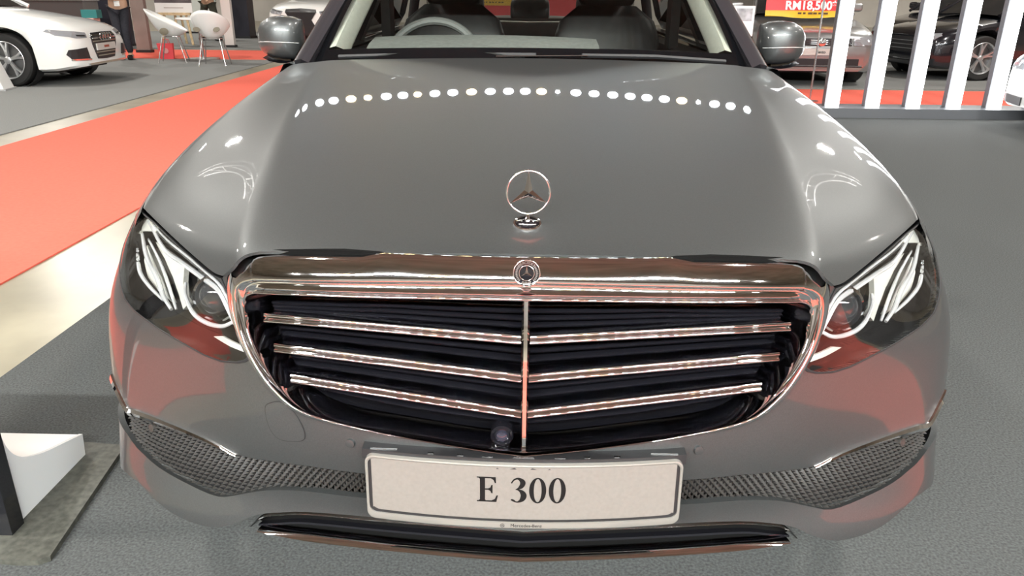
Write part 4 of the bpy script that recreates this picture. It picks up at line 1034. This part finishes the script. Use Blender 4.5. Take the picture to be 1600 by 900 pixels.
# price banner on the silver car
bn_ = empty('price_banner', (4.10, 10.98, .925), R(-3), 'red and yellow price banner propped on the silver saloon car', 'banner')
REDS = mat('banner_red', (.75, .03, .04), 0, .4); YEL = mat('banner_yellow', (.85, .52, .02), 0, .4)
TX = mat('banner_white_print', (.9, .9, .9), 0, .5); TB = mat('banner_dark_print', (.10, .05, .02), 0, .5)
def wavy(x): return .012*math.sin(x*7)+.03*x*x
def sheet(nm, x0, x1, z0, z1, y, m_, par, tk=.01):
    return MB().rings([[(x, y+wavy(x), z0-(.02*math.cos(x*4) if z0 < .05 else 0)), (x, y+wavy(x)+.10*(z1-z0), z1), (x, y+tk+wavy(x)+.10*(z1-z0), z1), (x, y+tk+wavy(x), z0)] for x in np.linspace(x0, x1, 16)], True).build(nm, m_, par, ang=40)
sheet('yellow_panel', -.62, .62, .0, .085, 0, YEL, bn_); sheet('red_panel', -.62, .62, .085, .60, .0, REDS, bn_)
for t_, sz, x, z, m_, bo in (('RM18,500*', .165, .02, .150, TX, .005), ('Total Rebate', .060, .0, .245, TX, .001)):
    V, Fc = text_mesh(t_, sz, .002, bo)
    mesh('print', [(v.x+x, -.012-v.z+wavy(v.x+x)+.10*max(0, z+v.y-.085), z+v.y) for v in V], Fc, m_, bn_, False)
for i in range(6): MB().box((-.16+i*.075, -.016+wavy(-.13+i*.075), .035), (-.16+i*.075+(.05, .035, .06)[i % 3], -.006+wavy(-.13+i*.075), .060)).build('print_mark', TB, bn_, False)
PB = dict(PV); PB.update(L=4.6, W=1.85)
BLKP = mat('black_car_paint', (.012, .013, .018), .3, .2, 1.0)
blk, dec = show_car('black_saloon_car', 'black saloon car behind the light tube screen', (6.0, 12.1, 0), R(-80), PB, BLKP)
dec('headlight', [(.44, .66), (.76, .70), (.80, .66), (.74, .58), (.50, .57)], HLW, .014)
hbar(dec, 'grille', .40, .40, .63, DARKG, .012)
for z in (.45, .51, .57): hbar(dec, 'grille_bar', .38, z-.006, z+.006, CHROME, .02)
hbar(dec, 'lower_chrome', .60, .27, .285, CHROME, .02)
blk2, dec = show_car('black_hatchback_car', 'black car turned sideways beyond the light tubes', (7.2, 14.6, 0), R(-60), PB, BLKP)
dec('headlight', [(.44, .66), (.76, .70), (.80, .66), (.74, .58), (.50, .57)], HLW, .014)
hbar(dec, 'grille', .40, .40, .63, DARKG, .012)
edge, dec = show_car('white_coupe_car', 'white car with only its nose beside the light tube screen', (4.86, 6.3, 0), R(-86), PV, WHITE)
dec('air_intake', [(.40, .30), (.70, .32), (.68, .24), (.40, .22)], DARKG, .012)
dec('headlight', [(.44, .66), (.72, .69), (.76, .66), (.70, .57), (.46, .555)], HLW, .014)

# ------------------------------------------------------------------ light tube screen on the right
scr = empty('light_tube_screen', (3.2, 7.45, 0), 0, 'screen of glowing white light tubes on a dark base', 'light screen')
SCRM = mat('screen_dark_grey', (.10, .105, .115), 0, .4)
TUBE = mat('glowing_tube', (1, 1, 1), 0, .4, emit=(.96, .98, 1), emit_s=9)
MB().box((-.16, -.18, 0), (2.9, .20, .10)).build('base', SCRM, scr, False)
MB().box((-.16, -.12, 2.55), (2.9, .16, 2.68)).build('top_rail', SCRM, scr, False)
x0t = at_y(1299, 172, 7.40)[0]-3.2; x1t = at_y(1552, 172, 7.40)[0]-3.2
for i in range(6):
    x = x0t+(x1t-x0t)*i/4
    MB().prism([(x-.072, -.02), (x+.066, -.02), (x+.066, .06), (x-.072, .06)], 'z', .10, 2.55).build('tube_fin', SCRM, scr, False)
    MB().tube([(x, -.05, .10), (x, -.05, 2.55)], .066, 16).build('light_tube', TUBE, scr)
pp_ = at_z(1265, 158, 0.)
gp_ = empty('slim_grey_post', (float(pp_[0]), float(pp_[1]), 0), 0, 'slim grey post standing on carpet beside the light tube screen', 'post')
MB().tube([(0, 0, 0), (0, 0, 2.4)], .012, 8).build('pole', STEEL, gp_); MB().lathe([(.10, 0), (.10, .008), (.02, .014), (.001, .014)], 'z', n=20).build('foot', STEEL, gp_)
# framed notice behind the right-hand mirror
fr = empty('notice_stand', tuple(at_y(1160, 46, 9.2)*np.array([1, 1, 0])), 0, 'white framed notice on a floor stand by the silver saloon car', 'notice')
fz = at_y(1160, 46, 9.2)[2]
MB().box((-.13, -.01, fz-.08), (.13, .02, fz+.28)).build('frame', WHITEP, fr, False)
MB().box((-.10, -.014, fz+.10), (.10, -.009, fz+.25)).build('picture', mat('notice_grey', (.35, .36, .38), 0, .5, noise=(9, .6)), fr, False)
MB().tube([(0, .01, .0), (0, .01, fz)], .015, 8).build('pole', WHITEP, fr); MB().lathe([(.16, 0), (.16, .01), (.02, .016), (.001, .016)], 'z', n=20).build('foot', WHITEP, fr)

# ------------------------------------------------------------------ display stand at the lower left
dpl = MB().prism([(-1.065, .28), (-1.12, .735), (-1.80, .80), (-1.80, .30), (-1.12, .262), (-1.085, .265)], 'z', 0, .014).build('stand_base_plate', mat('black_base_plate', (.055, .055, .045), 0, .6, noise=(60, .4)), None, False)
stand = empty('display_stand', (-1.3, .5, .014), 0, 'white curved display stand with black upright on a dark base plate', 'display stand')
dpl.parent = stand; dpl.location = (1.3, -.5, -.014); dpl.name = 'base_plate'
def sp_(u, v, x=-1.205): return at_x(u, v, x)
far_t, far_b = sp_(129, 678), sp_(133, 708)
curve = [sp_(u, v) for u, v in ((129, 678), (100, 692), (75, 704), (55, 711), (38, 714), (22, 710), (10, 698), (2, 682))]
cu = [(p[1], max(p[2], .02)) for p in smooth_line(curve, n=4)]
poly = [(far_b[1], .014)]+cu+[(cu[-1][0]-.02, .42), (cu[-1][0]-.05, .42), (min(c[0] for c in cu)-.03, .014)]
off = Vector((1.3, -.5, -.014))
side_ = MB().prism(poly, 'x', -1.205, -1.215); side_.V = [tuple(Vector(v)+off) for v in side_.V]; side_.build('side_panel', mat('grey_white_panel', (.62, .63, .63), 0, .5), stand, False)
sh = MB().rings([[(-1.208, y, z-.002), (-1.75, y, z-.002), (-1.75, y, z-.012), (-1.208, y, z-.012)] for y, z in cu+[(cu[-1][0]-.02, .42)]], True); sh.V = [tuple(Vector(v)+off) for v in sh.V]; sh.build('curved_sheet', WHITEP, stand, ang=60)
bx = [sp_(0, 735, -1.20), sp_(27, 822, -1.20)]
yb0 = float(at_z(14, 832, .014)[1])
up_ = MB().box((-1.235, yb0-.01, .014), (-1.193, yb0+.035, 1.0)); up_.V = [tuple(Vector(v)+off) for v in up_.V]; up_.build('upright', BLACKG, stand, False)
brd = MB().box((-1.62, yb0-.01, .80), (-1.235, yb0+.02, 1.08)); brd.V = [tuple(Vector(v)+off) for v in brd.V]; brd.build('sign_board', BLACKG, stand, False)

# ------------------------------------------------------------------ meeting corner: chairs, table, easel, panels
def shell_chair(loc, rz, label, hole):
    root = empty('shell_chair', loc, rz, label, 'chair', None)
    mb_ = MB(); Rg = []
    # bucket shell: rings round a tilted axis
    for t in np.linspace(0, 1, 11):
        ring = []
        for a in np.linspace(0, 2*math.pi, 30, endpoint=False):
            rr = t**.6; x = .31*rr*math.cos(a); y = .29*rr*math.sin(a)
            back = max(0, math.sin(a))*rr
            z = .43+(.10+.37*((1+math.sin(a))/2)**1.1)*rr**2.2
            ring.append((x, y+.10*back, z))
        Rg.append(ring)
    mb_.rings(Rg, True, False); o = mb_.build('shell', WHITEP, root)
    sm = o.modifiers.new('thick', 'SOLIDIFY'); sm.thickness = .012
    for sx_, sy_ in ((1, 1), (-1, 1), (1, -1), (-1, -1)):
        MB().tube([(sx_*.14, sy_*.12, .45), (sx_*.22, sy_*.23, 0)], .010, 8).build('leg', STEEL, root)
    MB().tube([(-.14, .12, .44), (.14, .12, .44), (.14, -.12, .44), (-.14, -.12, .44)], .009, 6, closed=True).build('leg_frame', STEEL, root)
    DK = mat('shell_opening', (.16, .14, .10), 0, .6)
    if hole == 'twin':
        for sgn in (1, -1):
            m_ = MB(); m_.rings([[(sgn*(.16+.055*k*math.cos(a)-.02*k*math.sin(a)), .315-.02*math.sin(a)+.012*abs(h), .60+.035*k*math.sin(a)+.02*k*math.cos(a)) for a in np.linspace(0, 2*math.pi, 16, endpoint=False)] for k, h in ((1, 0), (.9, 1))], True).build('back_opening', DK, root)
    else:
        MB().rings([[(-.275-.01*h, .06+.075*k*math.cos(a), .535+.06*k*math.sin(a)) for a in np.linspace(0, 2*math.pi, 20, endpoint=False)] for k, h in ((1, 0), (.95, .2))], True).build('back_opening', DK, root)
    return root
c1 = at_z(273, 97, 0); c2 = at_z(337, 102, 0)
shell_chair((c1[0], c1[1], 0), R(105), 'white shell chair with a red bag hung beneath its seat', 'round')
shell_chair((c2[0], c2[1], 0), R(188), 'white shell chair with its back openings turned to the aisle', 'twin')
bag = empty('red_bag', (float(at_z(251, 94, 0)[0]), float(at_z(251, 94, 0)[1])+.30, .0), R(8), 'red paper bag standing under the white shell chair', 'bag')
REDB = mat('red_paper', (.62, .05, .06), 0, .5)
MB().rings([[(-.11, -.04, 0), (.12, -.04, 0), (.12, .04, 0), (-.11, .04, 0)], [(-.15, -.05, .28), (.13, -.05, .28), (.13, .05, .28), (-.15, .05, .28)]], True).build('bag_body', REDB, bag, False)
for y in (-.05, .05): MB().tube([(-.06, y, .28), (-.04, y, .35), (.04, y, .35), (.06, y, .28)], .006, 6).build('handle', REDB, bag)
MB().rings([[(.05*k*math.cos(a), -.056, .15+.05*k*math.sin(a)) for a in np.linspace(0, 2*math.pi, 16, endpoint=False)] for k in (1, .9)], True).build('bag_print', mat('pale_red_print', (.8, .35, .33), 0, .5), bag, False)
tb = at_z(318, 92, 0)
table = empty('round_table', (tb[0], tb[1], 0), 0, 'small round white table between the white shell chairs', 'table')
MB().lathe([(.001, .70), (.38, .70), (.40, .71), (.40, .73), (.38, .735), (.001, .735)], 'z', n=32, cap=False).build('top', WHITEP, table)
MB().tube([(0, 0, .02), (0, 0, .70)], .03, 12).build('pole', STEEL, table); MB().lathe([(.30, 0), (.30, .012), (.05, .03), (.001, .03)], 'z', n=28).build('foot', STEEL, table)
ez = at_z(282, 70, 0); ey = ez[1]
easel = empty('wooden_easel', (ez[0], ey, 0), R(4), 'pale wooden easel carrying a dark poster behind the white chairs', 'easel')
for a, b in (((-.34, -.12, 0), (-.10, .0, 1.75)), ((.34, -.12, 0), (.10, .0, 1.75)), ((0, .45, 0), (0, .03, 1.75)), ((-.02, -.04, .3), (-.02, 0, 1.75))):
    MB().tube([a, b], .028, 6).build('leg', WOOD, easel)
MB().box((-.36, -.14, .66), (.36, -.06, .72)).build('ledge', WOOD, easel, False)
po = MB().box((-.42, -.115, .93), (.42, -.10, 1.75)).build('poster', mat('poster_dark', (.10, .085, .09), 0, .4, noise=(3, .5)), easel, False)
MB().box((-.42, -.117, .72), (.42, -.10, .93)).build('poster_white_strip', WHITEP, easel, False)
for x in (-.27, 0, .27): MB().box((x-.08, -.118, 1.0), (x+.08, -.114, 1.03)).build('poster_print', TX, easel, False)
MB().box((-.22, -.119, .815), (.22, -.116, .835)).build('poster_line', mat('grey_print', (.5, .45, .42), 0, .5), easel, False)
NAVY = mat('dark_navy_panel', (.025, .025, .035), 0, .35, noise=(1.5, .3)); BROWN = mat('brown_grey_panel', (.22, .18, .16), 0, .5, noise=(2, .2))
def panel(name, label, cat, u0, u1, vb, zt, m_, th=.12, z0=0.):
    a, b = at_z(u0, vb, 0), at_z(u1, vb, 0); y = (a[1]+b[1])/2
    o = empty(name, ((a[0]+b[0])/2, y, 0), 0, label, cat); h = abs(b[0]-a[0])/2
    MB().box((-h, 0, z0), (h, th, zt)).build('board', m_, o, False)
    MB().box((-h-.02, -.02, 0), (h+.02, th+.02, .05)).build('plinth', BLACK, o, False)
    return o, h
np_, h = panel('navy_wall_panel', 'tall dark navy wall panel behind the person in dark clothes', 'panel', 40, 215, 71, 2.6, NAVY)
MB().box((h*.45, -.02, 1.10), (h*1.05, 0, 1.13)).build('rail', STEEL, np_, False)
pn, h = panel('brown_wall_panel', 'brown grey wall panel standing beside the navy panel', 'panel', 214, 236, 82, 2.6, BROWN)
ct, h = panel('long_dark_counter', 'long dark counter with silver edge behind the white saloon car', 'counter', -60, 150, 78, .98, mat('counter_dark', (.07, .065, .065), 0, .3, .5), .6)
MB().box((-h-.03, -.03, .98), (h+.03, .63, 1.01)).build('worktop', STEEL, ct, False)
bx1 = empty('teal_box', (float(at_y(150, 30, float(ct.location.y))[0]), float(ct.location.y)-.25, 0), 0, 'small teal carton on a pink stool by the dark counter', 'box')
MB().box((-.10, -.10, .66), (.22, .1, .82)).build('carton', mat('teal_card', (.03, .22, .22), 0, .5), bx1, False); MB().box((-.15, -.12, 0), (.15, .12, .66)).build('stool', mat('pink_stool', (.6, .42, .38), 0, .6), bx1, False)
wb, h = panel('white_leaning_board', 'pale grey display board between the easel and the white sport utility car', 'board', 352, 367, 74, 1.9, mat('pale_board', (.62, .58, .55), 0, .5))
db, h = panel('dark_kiosk', 'dark kiosk standing behind the white sport utility car', 'kiosk', 366, 392, 60, 1.25, NAVY, .5)
lb_, h = panel('pale_green_wall', 'pale green grey partition wall behind the wooden easel', 'wall panel', 255, 345, 52, 3.0, mat('pale_wall', (.55, .57, .53), 0, .6), .1)
wx = empty('white_box_plinth', tuple(at_z(2, 140, 0)), R(10), 'white box plinth beside the wheel of the white saloon car', 'plinth')
MB().rings([[(-.5, -.15, 0), (.10, -.15, 0), (.10, .15, 0), (-.5, .15, 0)], [(-.5, -.12, .36), (.0, -.12, .36), (.0, .12, .36), (-.5, .12, .36)]], True).build('box', WHITEP, wx, False)
MB().box((-.52, -.16, 0), (.12, .16, .02)).build('foot', mat('plinth_grey', (.4, .4, .4), 0, .6), wx, False)
# unseen white booth wall, added to brighten reflections in the grey car's paint and chrome
bw = empty('added_booth_wall', (0, -10.6, 0), 0, 'long white booth wall of upright panels facing the front of the grey car', 'booth wall')
for i in range(8):
    MB().box((-8+i*2+.02, -.08, 0), (-6+i*2-.02, .0, 3.4)).build('panel', WHITEP, bw, False)
MB().box((-8, -.10, 3.4), (8, .04, 3.6)).build('header', NAVY, bw, False)
# red and yellow booth counter seen through the rear window
yb_, h = panel('red_yellow_booth_board', 'red and yellow promotion board far behind the grey car', 'board', 690, 905, 46, 2.6, REDS)
MB().box((-h, -.03, .80), (h*.30, -.005, 1.02)).build('yellow_band', YEL, yb_, False)
for i in range(7): MB().box((-h*.42+i*.11, -.036, .885), (-h*.42+i*.11+(.07, .05, .08)[i % 3], -.030, .925)).build('print_mark', TB, yb_, False)

# ------------------------------------------------------------------ people
SKIN = mat('skin', (.50, .30, .20), 0, .55); HAIR = mat('black_hair', (.012, .010, .010), 0, .5)
def skin_mesh(name, J, E, m_, parent, root_i=0, sub=2):
    me = bpy.data.meshes.new(name); me.from_pydata([j[0] for j in J], E, []); o = bpy.data.objects.new(name, me); COL.objects.link(o); o.parent = parent
    sk = o.modifiers.new('skin', 'SKIN'); sk.use_smooth_shade = True
    for i, j in enumerate(J):
        r_ = j[1]; me.skin_vertices[0].data[i].radius = r_ if isinstance(r_, tuple) else (r_, r_)
    me.skin_vertices[0].data[root_i].use_root = True
    ss = o.modifiers.new('sub', 'SUBSURF'); ss.levels = sub; ss.render_levels = sub
    me.materials.append(m_)
    return o
def person(loc, rz, label, hands, shirt, trousers, stance=.10, shoe=BLACKG):
    root = empty('person', loc, rz, label, 'person')       # faces -y
    hl_, hr_ = Vector(hands[0]), Vector(hands[1]); J = []; E = []
    def add(p, r_, par=None): J.append((tuple(p), r_)); i = len(J)-1; (E.append((par, i)) if par is not None else None); return i
    pel = add((0, 0, .96), (.15, .11)); ch = add((0, 0, 1.22), (.15, .105), pel); up = add((0, .01, 1.40), (.13, .09), ch); nk = add((0, .0, 1.50), .055, up); hd_ = add((0, -.015, 1.60), (.075, .09), nk); tp = add((0, -.01, 1.70), (.07, .085), hd_)
    for sgn, hnd in ((1, hl_), (-1, hr_)):
        sh_ = add((sgn*.17, .0, 1.42), .062, up); sp = Vector((sgn*.17, 0, 1.42)); mid = (sp+hnd)/2+Vector((sgn*.10, .08, -.10))
        el = add(mid, .048, sh_); wr_ = add(hnd, .032, el); d = (hnd-mid).normalized(); pl = add(hnd+d*.07, (.040, .022), wr_)
        sd = d.cross(Vector((0, 0, 1))).normalized()
        for k, ln in ((-.028, .060), (-.009, .072), (.010, .068), (.028, .052)):
            f1 = add(hnd+d*.10+sd*k, .0095, pl); add(hnd+d*(.10+ln*.6)+sd*k+Vector((0, 0, -.015)), .008, f1)
        t1 = add(hnd+d*.05+sd*sgn*.045+Vector((0, 0, .015)), .011, wr_); add(hnd+d*.09+sd*sgn*.055+Vector((0, 0, .01)), .009, t1)
        hp = add((sgn*.09, 0, .90), .09, pel); kn = add((sgn*stance, -.02, .50), .06, hp); an = add((sgn*(stance+.02), .02, .09), .042, kn); add((sgn*(stance+.03), -.13, .04), .036, an)
    skin_mesh('body', J, E, SKIN, root)
    J = []; E = []
    a = add((0, 0, .95), (.175, .13)); b = add((0, 0, 1.22), (.172, .125), a); c = add((0, .01, 1.41), (.145, .105), b); add((0, 0, 1.47), .07, c)
    for sgn, hnd in ((1, hl_), (-1, hr_)):
        s_ = add((sgn*.175, 0, 1.42), .08, c); sp = Vector((sgn*.17, 0, 1.42)); mid = (sp+hnd)/2+Vector((sgn*.10, .08, -.10)); e = add(mid, .066, s_); add(mid+(hnd-mid)*.85, .05, e)
    skin_mesh('jacket', J, E, shirt, root)
    J = []; E = []; a = add((0, 0, .98), (.165, .125))
    for sgn in (1, -1):
        h_ = add((sgn*.09, 0, .88), .105, a); k_ = add((sgn*stance, -.02, .50), .08, h_); add((sgn*(stance+.02), .02, .10), .062, k_)
    skin_mesh('trousers', J, E, trousers, root)
    for sgn in (1, -1): soft_box((sgn*(stance+.025), -.06, .045), (.10, .28, .09)).build('shoe', shoe, root)
    MB().lathe([(.001, 1.79), (.05, 1.785), (.085, 1.75), (.098, 1.69), (.095, 1.65), (.09, 1.64)], 'z', (0, .02, 0), 20, False).build('hair', HAIR, root)
    MB().rings([[(.012*k*math.cos(t), -.105-.02*(1-k), 1.60-.02*(1-k)+.02*k*math.sin(t)) for t in np.linspace(0, 2*math.pi, 10, endpoint=False)] for k in (1, .5, .1)], True).build('nose', SKIN, root)
    for sgn in (1, -1):
        MB().lathe([(.001, -.006), (.008, -.003), (.010, .002)], 'y', (sgn*.03, -.098, 1.635), 10).build('eye', BLACKG, root); MB().tube([(sgn*.085, .0, 1.58), (sgn*.096, .0, 1.61), (sgn*.088, .005, 1.65)], .012, 6).build('ear', SKIN, root)
    MB().tube([(-.022, -.098, 1.56), (0, -.104, 1.557), (.022, -.098, 1.56)], .005, 6).build('mouth', mat('lips', (.40, .16, .13), 0, .5), root)
    return root
DARKC = mat('dark_navy_cloth', (.018, .018, .026), 0, .8, noise=(40, .3)); WHITEC = mat('white_cloth', (.72, .70, .67), 0, .8); OLIVE = mat('dark_olive_cloth', (.045, .045, .03), 0, .8)
pp1 = at_z(193, 93, 0)
p1_ = person((pp1[0]+.06, pp1[1], 0), R(20), 'person in dark clothes with a white badge, hands held together', ((.08, -.24, 1.08), (-.08, -.24, 1.08)), DARKC, DARKC, .06)
lan = MB().box((-.04, -.165, .93), (.05, -.155, 1.02)).build('badge', WHITEP, p1_, False)
pp2 = at_z(332, 63, 0)
person((pp2[0], pp2[1], 0), R(-10), 'person in white top and dark olive trousers near the easel', ((.20, -.20, 1.02), (-.20, -.22, 1.10)), WHITEC, OLIVE, .20)
